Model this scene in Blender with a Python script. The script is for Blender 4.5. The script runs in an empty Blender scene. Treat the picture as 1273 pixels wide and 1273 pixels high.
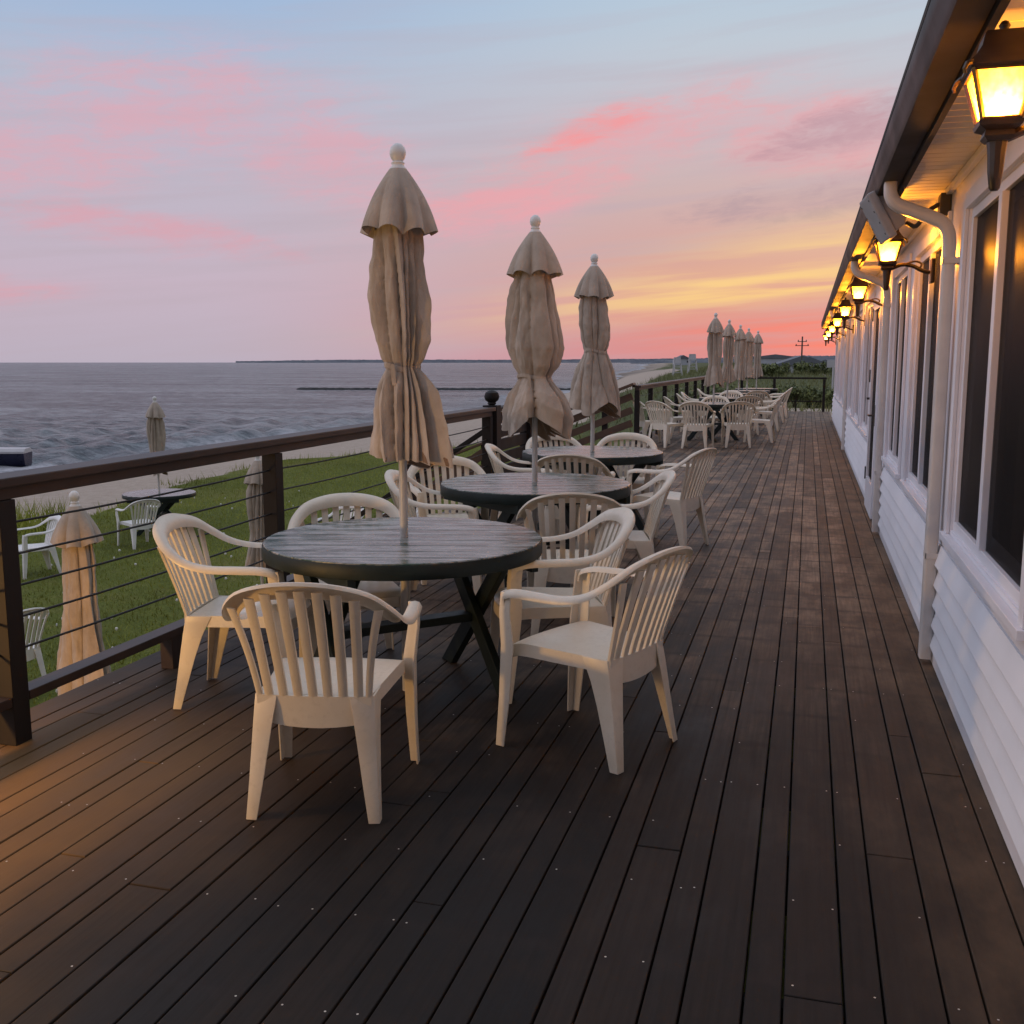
import bpy, bmesh, math, random
import numpy as np
from mathutils import Vector, Matrix
R=math.radians; PI=math.pi
sc=bpy.context.scene; COL=sc.collection
random.seed(7); rng=np.random.default_rng(7)

# ------------------------------------------------------------------ helpers
def lin(c):
    return tuple((v/255/12.92 if v/255<=0.04045 else ((v/255+0.055)/1.055)**2.4) for v in c)+(1,)

class MB:
    def __init__(s): s.v=[]; s.f=[]; s.m=[]; s.mi=0
    def add(s,vs,fs):
        o=len(s.v); s.v+= [tuple(p) for p in vs]; s.f+=[tuple(i+o for i in f) for f in fs]; s.m+=[s.mi]*len(fs)
    def box(s,x0,x1,y0,y1,z0,z1):
        s.add([(x0,y0,z0),(x1,y0,z0),(x1,y1,z0),(x0,y1,z0),(x0,y0,z1),(x1,y0,z1),(x1,y1,z1),(x0,y1,z1)],
              [(0,3,2,1),(4,5,6,7),(0,1,5,4),(1,2,6,5),(2,3,7,6),(3,0,4,7)])
    def loft(s,rings,cap=True,close=True):
        n=len(rings[0]); o=len(s.v); vs=[p for r in rings for p in r]; fs=[]
        for j in range(len(rings)-1):
            for i in range(n if close else n-1):
                a=j*n+i; b=j*n+(i+1)%n; fs.append((a,b,b+n,a+n))
        if cap and close:
            fs.append(tuple(range(n-1,-1,-1))); k=(len(rings)-1)*n; fs.append(tuple(range(k,k+n)))
        s.add(vs,fs)
    def beam(s,a,b,w,h,up=(0,0,1)):
        a=Vector(a); b=Vector(b); t=(b-a).normalized(); u=Vector(up)
        sd=t.cross(u)
        if sd.length<1e-4: sd=t.cross(Vector((1,0,0)))
        sd.normalize(); u=sd.cross(t).normalized()
        rs=[]
        for p in (a,b): rs.append([p-sd*w/2-u*h/2,p+sd*w/2-u*h/2,p+sd*w/2+u*h/2,p-sd*w/2+u*h/2])
        s.loft(rs)
    def tube(s,pts,r,n=8,cap=True):
        pts=[Vector(p) for p in pts]; rr=r if isinstance(r,(list,tuple)) else [r]*len(pts)
        rings=[]; prev=None
        for i,p in enumerate(pts):
            t=(pts[min(i+1,len(pts)-1)]-pts[max(i-1,0)]).normalized()
            if prev is None:
                x=t.cross(Vector((0,0,1)))
                if x.length<1e-3: x=Vector((1,0,0))
            else: x=prev-t*prev.dot(t)
            x.normalize(); prev=x; y=t.cross(x)
            rings.append([p+(x*math.cos(2*PI*k/n)+y*math.sin(2*PI*k/n))*rr[i] for k in range(n)])
        s.loft(rings,cap)
    def lathe(s,prof,n=16,c=(0,0),ph=0,cap=True):
        s.loft([[(c[0]+r*math.cos(2*PI*k/n+ph),c[1]+r*math.sin(2*PI*k/n+ph),z) for k in range(n)] for r,z in prof],cap)
    def build(s,name,mat,parent=None,smooth=False,bevel=0,seg=2,auto=None):
        me=bpy.data.meshes.new(name); me.from_pydata(s.v,[],s.f)
        mats=mat if isinstance(mat,(list,tuple)) else [mat]
        for m in mats: me.materials.append(m)
        if len(mats)>1: me.polygons.foreach_set('material_index',s.m)
        bm=bmesh.new(); bm.from_mesh(me)
        bmesh.ops.recalc_face_normals(bm,faces=bm.faces)
        if bevel:
            bmesh.ops.bevel(bm,geom=[e for e in bm.edges if e.is_manifold and e.calc_face_angle(0)>R(35)],offset=bevel,segments=seg,affect='EDGES',profile=0.6,clamp_overlap=True)
        if smooth:
            for f in bm.faces: f.smooth=True
            lim=R(auto if auto else 40)
            for e in bm.edges:
                if e.is_manifold and e.calc_face_angle(0)>lim: e.smooth=False
        bm.to_mesh(me); bm.free()
        o=bpy.data.objects.new(name,me); COL.objects.link(o)
        if parent: o.parent=parent
        return o

def tag(o,label=None,cat=None,group=None,kind=None):
    if label: o['label']=label
    if cat: o['category']=cat
    if group: o['group']=group
    if kind: o['kind']=kind
    return o
def empty(name,loc=(0,0,0),rz=0,label=None,cat=None,group=None):
    o=bpy.data.objects.new(name,None); COL.objects.link(o); o.location=loc; o.rotation_euler=(0,0,rz); o.empty_display_size=.1
    return tag(o,label,cat,group)
def copy_tree(o,parent=None):
    c=o.copy(); COL.objects.link(c)
    if parent: c.parent=parent
    for ch in list(o.children): copy_tree(ch,c)
    return c
def catmull(P,n):
    P=[np.array(p,float) for p in P]; P=[2*P[0]-P[1]]+P+[2*P[-1]-P[-2]]; out=[]
    for i in range(1,len(P)-2):
        for k in range(n):
            t=k/n
            out.append(.5*((2*P[i])+(-P[i-1]+P[i+1])*t+(2*P[i-1]-5*P[i]+4*P[i+1]-P[i+2])*t*t+(-P[i-1]+3*P[i]-3*P[i+1]+P[i+2])*t**3))
    out.append(P[-2]); return out
def sm(a,b,x):
    t=np.clip((x-a)/(b-a),0,1); return t*t*(3-2*t)

# ------------------------------------------------------------------ node helpers
class NT:
    def __init__(s,t): s.t=t; s.t.nodes.clear()
    def n(s,ty,**k):
        d=s.t.nodes.new(ty)
        for a,v in k.items():
            if a.startswith('i_'):
                key=a[2:]; key=int(key) if key.isdigit() else key.replace('_',' ')
                if hasattr(v,'links'): s.t.links.new(v,d.inputs[key])
                else: d.inputs[key].default_value=v
            else: setattr(d,a,v)
        return d
    def math(s,op,a,b=None,c=None,clamp=False):
        d=s.t.nodes.new('ShaderNodeMath'); d.operation=op; d.use_clamp=clamp
        for i,v in enumerate((a,b,c)):
            if v is None: continue
            if hasattr(v,'links'): s.t.links.new(v,d.inputs[i])
            else: d.inputs[i].default_value=v
        return d.outputs[0]
    def mix(s,f,a,b,blend='MIX'):
        d=s.t.nodes.new('ShaderNodeMix'); d.data_type='RGBA'; d.blend_type=blend; d.clamp_factor=True
        for i,v in ((0,f),(6,a),(7,b)):
            if hasattr(v,'links'): s.t.links.new(v,d.inputs[i])
            else: d.inputs[i].default_value=v
        return d.outputs[2]
    def ramp(s,f,stops,interp='LINEAR'):
        d=s.t.nodes.new('ShaderNodeValToRGB'); cr=d.color_ramp; cr.interpolation=interp
        while len(cr.elements)<len(stops): cr.elements.new(.5)
        for e,(p,c) in zip(cr.elements,stops):
            e.position=p; e.color=c if len(c)==4 else tuple(c)+(1,)
        s.t.links.new(f,d.inputs[0]); return d.outputs[0]
    def noise(s,vec,scale,detail=4,rough=.55,dist=0,dim='3D'):
        d=s.n('ShaderNodeTexNoise',noise_dimensions=dim); d.inputs['Scale'].default_value=scale; d.inputs['Detail'].default_value=detail
        d.inputs['Roughness'].default_value=rough; d.inputs['Distortion'].default_value=dist
        if vec is not None: s.t.links.new(vec,d.inputs['Vector'])
        return d.outputs['Fac']
    def mapr(s,v,a,b,c=0,d=1,smooth=False):
        m=s.n('ShaderNodeMapRange'); m.clamp=True
        if smooth: m.interpolation_type='SMOOTHSTEP'
        s.t.links.new(v,m.inputs[0])
        for i,x in enumerate((a,b,c,d)): m.inputs[i+1].default_value=x
        return m.outputs[0]
    def scalevec(s,vec,sc):
        m=s.n('ShaderNodeMapping'); s.t.links.new(vec,m.inputs[0]); m.inputs['Scale'].default_value=sc; return m.outputs[0]

def G(v): return (v,v,v,1)
def material(name):
    m=bpy.data.materials.new(name); m.use_nodes=True; N=NT(m.node_tree)
    out=N.n('ShaderNodeOutputMaterial'); b=N.n('ShaderNodeBsdfPrincipled'); m.node_tree.links.new(b.outputs[0],out.inputs[0])
    return m,N,b,out
def setp(N,b,**k):
    for a,v in k.items():
        i=b.inputs[a.replace('_',' ')]
        if hasattr(v,'links'): N.t.links.new(v,i)
        else: i.default_value=v
def bump(N,b,h,strength=.3,dist=.01):
    d=N.n('ShaderNodeBump'); d.inputs['Strength'].default_value=strength; d.inputs['Distance'].default_value=dist
    N.t.links.new(h,d.inputs['Height']); N.t.links.new(d.outputs[0],b.inputs['Normal'])
def objco(N): return N.n('ShaderNodeTexCoord').outputs['Object']
def worldco(N): return N.n('ShaderNodeNewGeometry').outputs['Position']
def simple(name,col,rough=.5,var=.15,scale=8,spec=.5,bmp=0,metal=0,stretch=(1,1,1)):
    m,N,b,o=material(name); co=N.scalevec(objco(N),stretch)
    n=N.noise(co,scale,5,.6)
    c=N.mix(N.mapr(n,.3,.7),tuple(v*(1-var) for v in col)+(1,),tuple(min(1,v*(1+var)) for v in col)+(1,))
    setp(N,b,Base_Color=c,Roughness=N.mapr(n,.3,.7,max(0,rough-.08),min(1,rough+.08)),Metallic=metal,Specular_IOR_Level=spec)
    if bmp: bump(N,b,N.noise(co,scale*6,3,.6),bmp,.003)
    return m

# ------------------------------------------------------------------ materials
def mat_deck():
    m,N,b,o=material('deck_wood'); p=worldco(N)
    isl=N.n('ShaderNodeNewGeometry').outputs['Random Per Island']
    big=N.noise(N.scalevec(p,(1.2,.8,1)),1.0,5,.62)
    blot=N.noise(N.scalevec(p,(2.2,1.0,1)),1.7,5,.65)
    grain=N.noise(N.scalevec(p,(60,1.6,60)),1.0,5,.65)
    sx=N.n('ShaderNodeSeparateXYZ',i_0=p)
    # dark damp bands where the boards cross the joists
    j=N.math('FRACT',N.math('DIVIDE',sx.outputs[1],.406))
    j=N.math('ABSOLUTE',N.math('SUBTRACT',j,.5))
    jn=N.math('ADD',j,N.math('MULTIPLY',N.math('SUBTRACT',N.noise(N.scalevec(p,(7,3,1)),2,2),.5),.22))
    band=N.mapr(jn,.38,.52,0,1,True)
    c=N.ramp(isl,[(0,(.0075,.007,.0068)),(.3,(.016,.0125,.0105)),(.55,(.0095,.0085,.008)),(.8,(.027,.019,.0145)),(1,(.013,.0115,.0105))])
    c=N.mix(N.mapr(big,.35,.68),c,(.011,.0095,.009,1))
    c=N.mix(N.math('MULTIPLY',N.mapr(blot,.48,.66),.55),c,(.038,.028,.021,1))
    c=N.mix(N.math('MULTIPLY',N.mapr(grain,.35,.75),.45),c,(.010,.008,.007,1))
    c=N.mix(N.math('MULTIPLY',band,.55),c,(.018,.013,.011,1))
    far_lit=N.math('MULTIPLY',N.mapr(N.math('ADD',sx.outputs[1],N.math('MULTIPLY',N.math('SUBTRACT',big,.5),5)),2.9,8.5,0,1,True),N.mapr(N.math('ADD',isl,N.math('MULTIPLY',blot,.9)),.25,1.25,.22,1))  # far boards browned and lightened: light falloff along the deck put into colour
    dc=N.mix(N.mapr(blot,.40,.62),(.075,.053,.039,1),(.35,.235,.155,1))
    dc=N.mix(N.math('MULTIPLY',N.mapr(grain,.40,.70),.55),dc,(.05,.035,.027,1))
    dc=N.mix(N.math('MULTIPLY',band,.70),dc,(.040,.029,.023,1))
    c=N.mix(far_lit,c,dc)
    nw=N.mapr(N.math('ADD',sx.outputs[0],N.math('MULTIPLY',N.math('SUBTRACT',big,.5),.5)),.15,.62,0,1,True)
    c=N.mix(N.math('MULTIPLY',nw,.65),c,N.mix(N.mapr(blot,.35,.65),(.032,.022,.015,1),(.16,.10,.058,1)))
    lamp_pool=N.mapr(N.math('ADD',sx.outputs[0],N.math('MULTIPLY',N.math('SUBTRACT',big,.5),.8)),-1.4,-2.75,0,1,True)  # orange pool of lamplight painted into the boards by the near railing
    c=N.mix(N.math('MULTIPLY',lamp_pool,N.mapr(sx.outputs[1],4.6,2.9,0,.85,True)),c,N.mix(blot,(.13,.070,.025,1),(.25,.14,.055,1)))
    rg=N.math('ADD',N.mapr(blot,.3,.7,.46,.66),N.math('MULTIPLY',grain,.14))
    setp(N,b,Base_Color=c,Roughness=rg,Specular_IOR_Level=.20)
    bump(N,b,N.math('ADD',grain,N.math('MULTIPLY',blot,.5)),.35,.002)
    return m
def mat_plastic():
    m,N,b,o=material('resin_plastic'); p=objco(N)
    n=N.noise(p,6,5,.6); d=N.noise(p,38,4,.7)
    ob=N.n('ShaderNodeObjectInfo').outputs['Random']
    c=N.mix(N.mapr(n,.3,.7),(.64,.545,.41,1),(.73,.645,.515,1))
    c=N.mix(N.math('MULTIPLY',ob,.5),c,(.76,.69,.575,1))
    c=N.mix(N.math('MULTIPLY',N.mapr(N.math('ADD',d,N.math('MULTIPLY',N.math('SUBTRACT',n,.5),.35)),.54,.78),.28),c,(.40,.33,.25,1))
    setp(N,b,Base_Color=c,Roughness=N.mapr(d,.3,.7,.30,.48),Specular_IOR_Level=.5)
    bump(N,b,d,.08,.002); return m
def mat_plastic_white():
    return simple('white_resin',(.74,.72,.68),.4,.08,6)
def mat_canvas(name='canvas',base=(.405,.335,.27)):
    m,N,b,o=material(name); p=objco(N)
    n=N.noise(p,5,5,.6); w=N.noise(p,240,2,.5); st=N.noise(N.scalevec(p,(9,9,1.2)),2.2,4,.6)
    lo=tuple(v*.78 for v in base)+(1,); hi=tuple(v*1.18 for v in base)+(1,)
    c=N.mix(N.mapr(n,.3,.7),lo,hi); c=N.mix(N.math('MULTIPLY',N.mapr(st,.55,.75),.35),c,tuple(v*.62 for v in base)+(1,))
    setp(N,b,Base_Color=c,Roughness=.9,Specular_IOR_Level=.15,Sheen_Weight=.15)
    cr=N.noise(N.scalevec(p,(14,14,5)),1.6,5,.65,1.2); bump(N,b,N.math('ADD',N.math('MULTIPLY',w,.4),N.math('ADD',N.math('MULTIPLY',st,2.),N.math('MULTIPLY',cr,4.))),.55,.004)
    return m
def mat_table():
    m,N,b,o=material('weathered_green_paint'); mp=N.n('ShaderNodeMapping'); N.t.links.new(objco(N),mp.inputs[0]); mp.inputs['Rotation'].default_value=(0,0,R(-58)); p=mp.outputs[0]
    g=N.noise(N.scalevec(p,(2.0,26,8)),1.4,6,.7); w=N.noise(N.scalevec(p,(1.6,6,3)),2.3,5,.65); big=N.noise(p,2.2,3)
    c=N.mix(N.mapr(big,.35,.65),(.026,.056,.042,1),(.055,.095,.072,1))
    worn=N.math('MULTIPLY',N.mapr(w,.42,.56),N.mapr(g,.28,.56))
    c=N.mix(worn,c,(.40,.375,.345,1)); c=N.mix(N.math('MULTIPLY',N.mapr(g,.52,.72),.75),c,(.03,.035,.033,1))
    setp(N,b,Base_Color=c,Roughness=N.mapr(w,.35,.65,.16,.34),Specular_IOR_Level=.5)
    bump(N,b,g,.22,.004); return m
def mat_tabledark():
    return simple('dark_green_paint',(.009,.016,.014),.5,.35,7,.3,.15)
def mat_rail():
    m,N,b,o=material('rail_wood'); p=worldco(N)
    g=N.noise(N.scalevec(p,(45,2,45)),1,5,.6); n=N.noise(p,2.5,4)
    c=N.mix(N.mapr(n,.35,.65),(.024,.014,.011,1),(.055,.030,.022,1)); c=N.mix(N.math('MULTIPLY',N.mapr(g,.4,.7),.5),c,(.022,.014,.012,1))
    setp(N,b,Base_Color=c,Roughness=.5,Specular_IOR_Level=.45); bump(N,b,g,.25,.002); return m
M={}
def mats():
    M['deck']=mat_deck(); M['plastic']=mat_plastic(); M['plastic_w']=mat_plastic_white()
    M['canvas']=mat_canvas(); M['canvas_d']=mat_canvas('canvas_inner_shade',(.20,.125,.075))  # inner folds: same canvas coloured darker and more orange for shade and lamplight
    M['table']=mat_table(); M['tdark']=mat_tabledark(); M['rail']=mat_rail()
    M['post']=simple('dark_post_wood',(.013,.009,.008),.65,.35,5,.3,.2,stretch=(1,1,.2))
    M['cable']=simple('black_cable',(.006,.006,.006),.6,.2,20)
    M['polew']=simple('pale_pole_paint',(.50,.47,.43),.35,.1,10)
    M['finial']=simple('white_finial',(.66,.65,.62),.35,.06,10)
    M['siding']=simple('white_vinyl_siding',(.78,.80,.84),.42,.05,1.3,.4)
    M['trim']=simple('white_trim_paint',(.72,.72,.76),.38,.06,2)
    M['soffit']=simple('soffit_vinyl',(.66,.62,.56),.42,.05,2)
    M['gutter']=simple('dark_bronze_gutter',(.011,.009,.007),.50,.2,2,.16)
    M['downspout']=simple('downspout_metal',(.56,.53,.50),.36,.10,5,.5)
    M['roof']=simple('asphalt_shingle',(.05,.047,.045),.9,.3,6,.2,.4)
    M['bronze']=simple('lantern_bronze',(.030,.017,.010),.42,.25,14,.5)
    M['grey']=simple('grey_housing',(.30,.31,.33),.5,.12,9,.4,.05)
    M['dark']=simple('dark_metal',(.03,.028,.028),.5,.2,9)
    M['room']=simple('dark_room',(.030,.026,.024),.9,.3,1)
    M['curtain']=simple('brown_curtain',(.10,.075,.058),.9,.2,3)
    M['tan']=simple('tan_wood',(.10,.058,.038),.55,.3,5,.35,.2,stretch=(.3,1,1))
    M['rock']=simple('jetty_rock',(.035,.033,.032),.8,.4,1,.3,.4)
    M['navy']=simple('navy_hull_paint',(.012,.014,.04),.3,.2,2)
    M['boatw']=simple('white_boat_paint',(.46,.45,.45),.35,.08,2)
    M['screw']=simple('screw_steel',(.62,.58,.52),.35,.1,20,metal=.3)
    M['housew']=simple('pale_house_paint',(.42,.43,.46),.7,.1,.5)
    M['houser']=simple('grey_house_roof',(.13,.14,.16),.8,.2,.5)
    M['carw']=simple('white_car_paint',(.6,.6,.6),.25,.04,2)
    M['pole']=simple('weathered_pole_wood',(.09,.075,.065),.8,.2,2)
    M['leaf']=simple('hedge_leaf',(.16,.18,.06),.6,.5,3,.3)
    M['leaf2']=simple('hedge_leaf_dark',(.085,.105,.042),.6,.4,3,.3)
    M['stem']=simple('shrub_stem',(.06,.04,.025),.8,.3,5)
    M['blade']=simple('grass_blade',(.25,.265,.04),.65,.45,.35,.25)
    M['duneblade']=simple('dune_grass_blade',(.16,.165,.065),.7,.4,.1,.2)
    M['speck']=simple('clover_flower',(.65,.63,.58),.8,.1,5)
    # window glass
    m,N,b,o=material('window_glass'); n=N.noise(objco(N),1.5,3)
    setp(N,b,Base_Color=(.010,.0095,.010,1),Roughness=N.mapr(n,.3,.7,.30,.42),Specular_IOR_Level=.022,Alpha=.58); M['glass']=m
    # lantern glass: textured amber, scatters the bulb's light
    m,N,b,o=material('lantern_glass'); N.t.nodes.remove(b); p=objco(N)
    n=N.noise(p,55,3,.6)
    tl=N.n('ShaderNodeBsdfTranslucent'); N.t.links.new(N.mix(N.mapr(n,.35,.65),(.24,.15,.018,1),(.32,.24,.05,1)),tl.inputs['Color'])
    tr=N.n('ShaderNodeBsdfTransparent'); tr.inputs['Color'].default_value=(1,.88,.60,1)
    mx=N.n('ShaderNodeMixShader'); mx.inputs[0].default_value=.20
    N.t.links.new(tl.outputs[0],mx.inputs[1]); N.t.links.new(tr.outputs[0],mx.inputs[2])
    em=N.n('ShaderNodeEmission'); em.inputs['Color'].default_value=(1,.60,.05,1); em.inputs['Strength'].default_value=.55
    ad=N.n('ShaderNodeAddShader'); N.t.links.new(mx.outputs[0],ad.inputs[0]); N.t.links.new(em.outputs[0],ad.inputs[1])
    N.t.links.new(ad.outputs[0],o.inputs[0]); M['lglass']=m
    m,N,b,o=material('bulb_glow'); N.t.nodes.remove(b)
    em=N.n('ShaderNodeEmission'); em.inputs['Color'].default_value=(1,.74,.36,1); em.inputs['Strength'].default_value=60
    N.t.links.new(em.outputs[0],o.inputs[0]); M['bulb']=m
    # ground: lawn, sand and dune by a painted mask of the terrain itself
    m,N,b,o=material('lawn_and_sand'); p=worldco(N)
    at=N.n('ShaderNodeAttribute',attribute_name='grass').outputs['Fac']
    at2=N.n('ShaderNodeAttribute',attribute_name='dune').outputs['Fac']
    e=N.noise(p,.9,6,.65); e2=N.noise(p,.25,4,.6); fine=N.noise(p,30,4,.7); mid=N.noise(p,4,5,.65)
    gr=N.ramp(N.math('ADD',N.math('MULTIPLY',e2,.6),N.math('MULTIPLY',mid,.4)),[(.32,(.10,.12,.018)),(.5,(.155,.175,.026)),(.66,(.22,.20,.055)),(.78,(.33,.27,.12))])
    gr=N.mix(N.mapr(fine,.35,.7),N.mix(.55,gr,(.012,.022,.004,1)),gr)
    dn=N.ramp(mid,[(.3,(.060,.072,.026)),(.55,(.085,.095,.036)),(.75,(.14,.13,.07))])
    gr=N.mix(at2,gr,dn)
    sd=N.ramp(N.math('ADD',N.math('MULTIPLY',mid,.5),N.math('MULTIPLY',fine,.5)),[(.3,(.30,.235,.18)),(.55,(.44,.355,.285)),(.75,(.54,.45,.37))])
    wet=N.n('ShaderNodeAttribute',attribute_name='wet').outputs['Fac']
    sd=N.mix(wet,sd,(.13,.11,.095,1))
    f=N.mapr(N.math('ADD',at,N.math('MULTIPLY',N.math('SUBTRACT',e,.5),.75)),.42,.58)
    setp(N,b,Base_Color=N.mix(f,sd,gr),Roughness=.9,Specular_IOR_Level=.15)
    bump(N,b,N.math('ADD',fine,mid),.6,.05); M['ground']=m
    # sea
    m,N,b,o=material('sea_water'); p=worldco(N)
    sh=N.n('ShaderNodeAttribute',attribute_name='shore').outputs['Fac']
    cr=N.n('ShaderNodeAttribute',attribute_name='crest').outputs['Fac']
    n1=N.noise(N.scalevec(p,(.55,.9,.3)),1.0,6,.62); n2=N.noise(N.scalevec(p,(.05,.08,.05)),1,5,.6); n3=N.noise(N.scalevec(p,(2.2,3,1)),1,4,.6)
    wv=N.noise(N.scalevec(p,(.16,.28,.1)),1,5,.6,.4)
    mf1=N.noise(N.scalevec(p,(.022,.050,.03)),1,10,.78,.3); mf2=N.noise(N.scalevec(p,(.6,1.1,.2)),1,7,.74,.4)
    mfr=N.math('ADD',N.math('MULTIPLY',mf1,.5),N.math('MULTIPLY',mf2,.5))
    base=N.mix(N.mapr(mfr,.445,.57),(.050,.064,.072,1),(.33,.36,.37,1))
    base=N.mix(N.mapr(n2,.4,.7,0,.3),base,(.08,.09,.105,1))
    foam=N.math('MULTIPLY',N.mapr(cr,.45,1.0),N.mapr(n3,.50,.62))
    sf=N.math('MULTIPLY',sh,N.mapr(N.math('ADD',n1,N.math('MULTIPLY',n3,.4)),.50,.70))
    wc=N.math('MULTIPLY',N.mapr(N.noise(N.scalevec(p,(.16,.34,.2)),1,6,.62,.8),.645,.70),N.mapr(n3,.42,.58))
    foam=N.math('MAXIMUM',N.math('MAXIMUM',N.math('MULTIPLY',foam,.8),sf),N.math('MULTIPLY',wc,.75))
    setp(N,b,Base_Color=N.mix(foam,base,(.58,.57,.60,1)),Roughness=N.mix(foam,G(.24),G(.8)),Specular_IOR_Level=.085,IOR=1.33)
    h=N.math('ADD',N.math('MULTIPLY',n1,1.1),N.math('ADD',N.math('MULTIPLY',n3,.35),N.math('MULTIPLY',wv,.9)))
    bump(N,b,h,1.0,1.1); M['sea']=m
    # far wooded shore, bluish haze of the distance put into its colour
    m,N,b,o=material('far_wooded_shore'); p=worldco(N); n=N.noise(N.scalevec(p,(1,1,4)),.02,6,.7)
    setp(N,b,Base_Color=N.ramp(n,[(.35,(.10,.108,.125)),(.55,(.15,.16,.18)),(.7,(.21,.21,.215))]),Roughness=1,Specular_IOR_Level=0); M['hills']=m
mats()

# ------------------------------------------------------------------ camera
cam=bpy.data.cameras.new('camera'); co=bpy.data.objects.new('camera',cam); COL.objects.link(co); sc.camera=co
cam.sensor_fit='HORIZONTAL'; cam.sensor_width=36; cam.lens=36*1270/1273; cam.shift_x=-(645-636.5)/1273*1.0*-1*-1
cam.clip_start=.05; cam.clip_end=20000
pitch=R(8.354); yaw=R(15.666)
co.location=(0,0,1.53); co.rotation_euler=(PI/2-pitch,0,yaw)
cam.shift_x=-(8.5)/1273; cam.shift_y=0

# ------------------------------------------------------------------ world: dusk sky
SUN_EL=R(2.0); SUN_AZ=R(8)
w=bpy.data.worlds.new('World'); sc.world=w; w.use_nodes=True
def sky():
    N=NT(w.node_tree); out=N.n('ShaderNodeOutputWorld'); bg=N.n('ShaderNodeBackground'); bg2=N.n('ShaderNodeBackground'); ad=N.n('ShaderNodeAddShader')
    d=N.n('ShaderNodeTexCoord').outputs['Generated']; s=N.n('ShaderNodeSeparateXYZ',i_0=d)
    el=N.math('MULTIPLY',N.math('ARCSINE',s.outputs[2]),180/PI)
    az=N.math('MULTIPLY',N.math('ARCTAN2',s.outputs[0],s.outputs[1]),180/PI)   # 0 along the deck, negative to the left
    t=N.mapr(el,0,20)
    L=N.ramp(t,[(0,lin((186,175,190))),(.2,lin((196,178,194))),(.45,lin((190,182,198))),(.7,lin((178,188,208))),(.9,lin((160,184,216))),(1,lin((156,184,218)))])
    Rr=N.ramp(t,[(0,lin((206,138,142))),(.1,lin((214,142,140))),(.25,lin((212,160,152))),(.45,lin((204,176,176))),(.62,lin((198,188,196))),(.8,lin((190,200,212))),(1,lin((176,200,220)))])
    f=N.mapr(az,-34,-4,0,1,True)
    base=N.mix(f,L,Rr)
    cv=N.n('ShaderNodeCombineXYZ'); N.t.links.new(N.math('MULTIPLY',az,.055),cv.inputs[0]); N.t.links.new(N.math('ADD',N.math('MULTIPLY',el,.20),N.math('MULTIPLY',az,-.018)),cv.inputs[1]); cv=cv.outputs[0]
    n1=N.noise(cv,1.25,6,.60,.5); n2=N.noise(cv,3.1,6,.62,.3)
    sv=N.n('ShaderNodeCombineXYZ'); N.t.links.new(N.math('MULTIPLY',az,.05),sv.inputs[0]); N.t.links.new(N.math('ADD',N.math('MULTIPLY',el,.85),N.math('MULTIPLY',az,-.07)),sv.inputs[1]); sv=sv.outputs[0]
    st=N.noise(sv,1.2,5,.55,.2)
    # grey-mauve veils
    veil=N.math('MULTIPLY',N.mapr(st,.45,.70),N.mapr(el,26,9))
    base=N.mix(N.math('MULTIPLY',veil,.45),base,lin((186,170,182)))
    def blob(a0,e0,sa,se,tilt=0):
        da=N.math('SUBTRACT',az,a0); de=N.math('SUBTRACT',N.math('SUBTRACT',el,e0),N.math('MULTIPLY',da,tilt))
        q=N.math('ADD',N.math('POWER',N.math('DIVIDE',da,sa),2),N.math('POWER',N.math('DIVIDE',de,se),2))
        return N.math('POWER',2.718,N.math('MULTIPLY',q,-1))
    n3=N.noise(sv,4.5,6,.65,.6); n4=N.noise(cv,7,8,.72,.8)
    tex=N.math('ADD',N.math('ADD',N.math('MULTIPLY',n1,.32),N.math('MULTIPLY',n2,.26)),N.math('ADD',N.math('MULTIPLY',n3,.14),N.math('MULTIPLY',n4,.28)))
    def cloud(blobs,lo,hi,amt,col):
        nonlocal base
        b=blobs[0]
        for q in blobs[1:]: b=N.math('MAXIMUM',b,q)
        brk=N.mapr(N.math('ADD',N.math('MULTIPLY',n2,.5),N.math('MULTIPLY',n4,.5)),.40,.62,.42,1,True)
        f=N.math('MULTIPLY',brk,N.mapr(N.math('ADD',tex,N.math('MULTIPLY',b,.30)),lo,hi,0,1,True)); f=N.math('MULTIPLY',f,N.math('MULTIPLY',N.mapr(b,.05,.5),amt))
        base=N.mix(f,base,lin(col))
    cloud([blob(-33,12.6,9,3.0,.05),blob(-42,10,8,2.0),blob(-26,10.5,6,2.4,-.2),blob(-18,8.0,6,1.6,.1)],.46,.78,.66,(226,166,178))
    cloud([blob(-35,6.6,8,1.1,-.1),blob(-43,3.5,4,.8)],.52,.78,.65,(222,160,172))
    cloud([blob(-9,11.8,7.5,1.9,.22),blob(0,11.5,6,2.2,-.1),blob(-16,8.6,7,1.0,.2)],.46,.76,.70,(234,164,170))
    cloud([blob(-12,12.2,3.6,.8,.30)],.52,.78,.80,(246,150,152))
    cloud([blob(3,12,8,1.4,.2),blob(1,8.5,9,1.6,.1)],.60,.80,.55,(160,142,158))
    # yellow streaks low on the right
    yb=N.math('MAXIMUM',blob(-4,4.3,12,1.25,.13),N.math('MULTIPLY',blob(2,6,9,1.6,.13),.85))
    ys=N.math('MULTIPLY',yb,N.mapr(st,.34,.60,.25,1,True))
    base=N.mix(N.math('MULTIPLY',ys,.85),base,lin((248,208,138)))
    core=N.math('MULTIPLY',blob(-1,3.9,8,.55,.10),N.mapr(st,.4,.6))
    base=N.mix(N.math('MULTIPLY',core,.6),base,lin((254,214,124)))
    rs=N.math('MULTIPLY',N.math('MAXIMUM',blob(1,1.7,8,.7,.04),blob(3,.8,9,.5)),N.mapr(N.noise(sv,2.2,4,.5),.40,.62,.15,1))
    base=N.mix(N.math('MULTIPLY',rs,.9),base,lin((244,118,104)))
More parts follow.
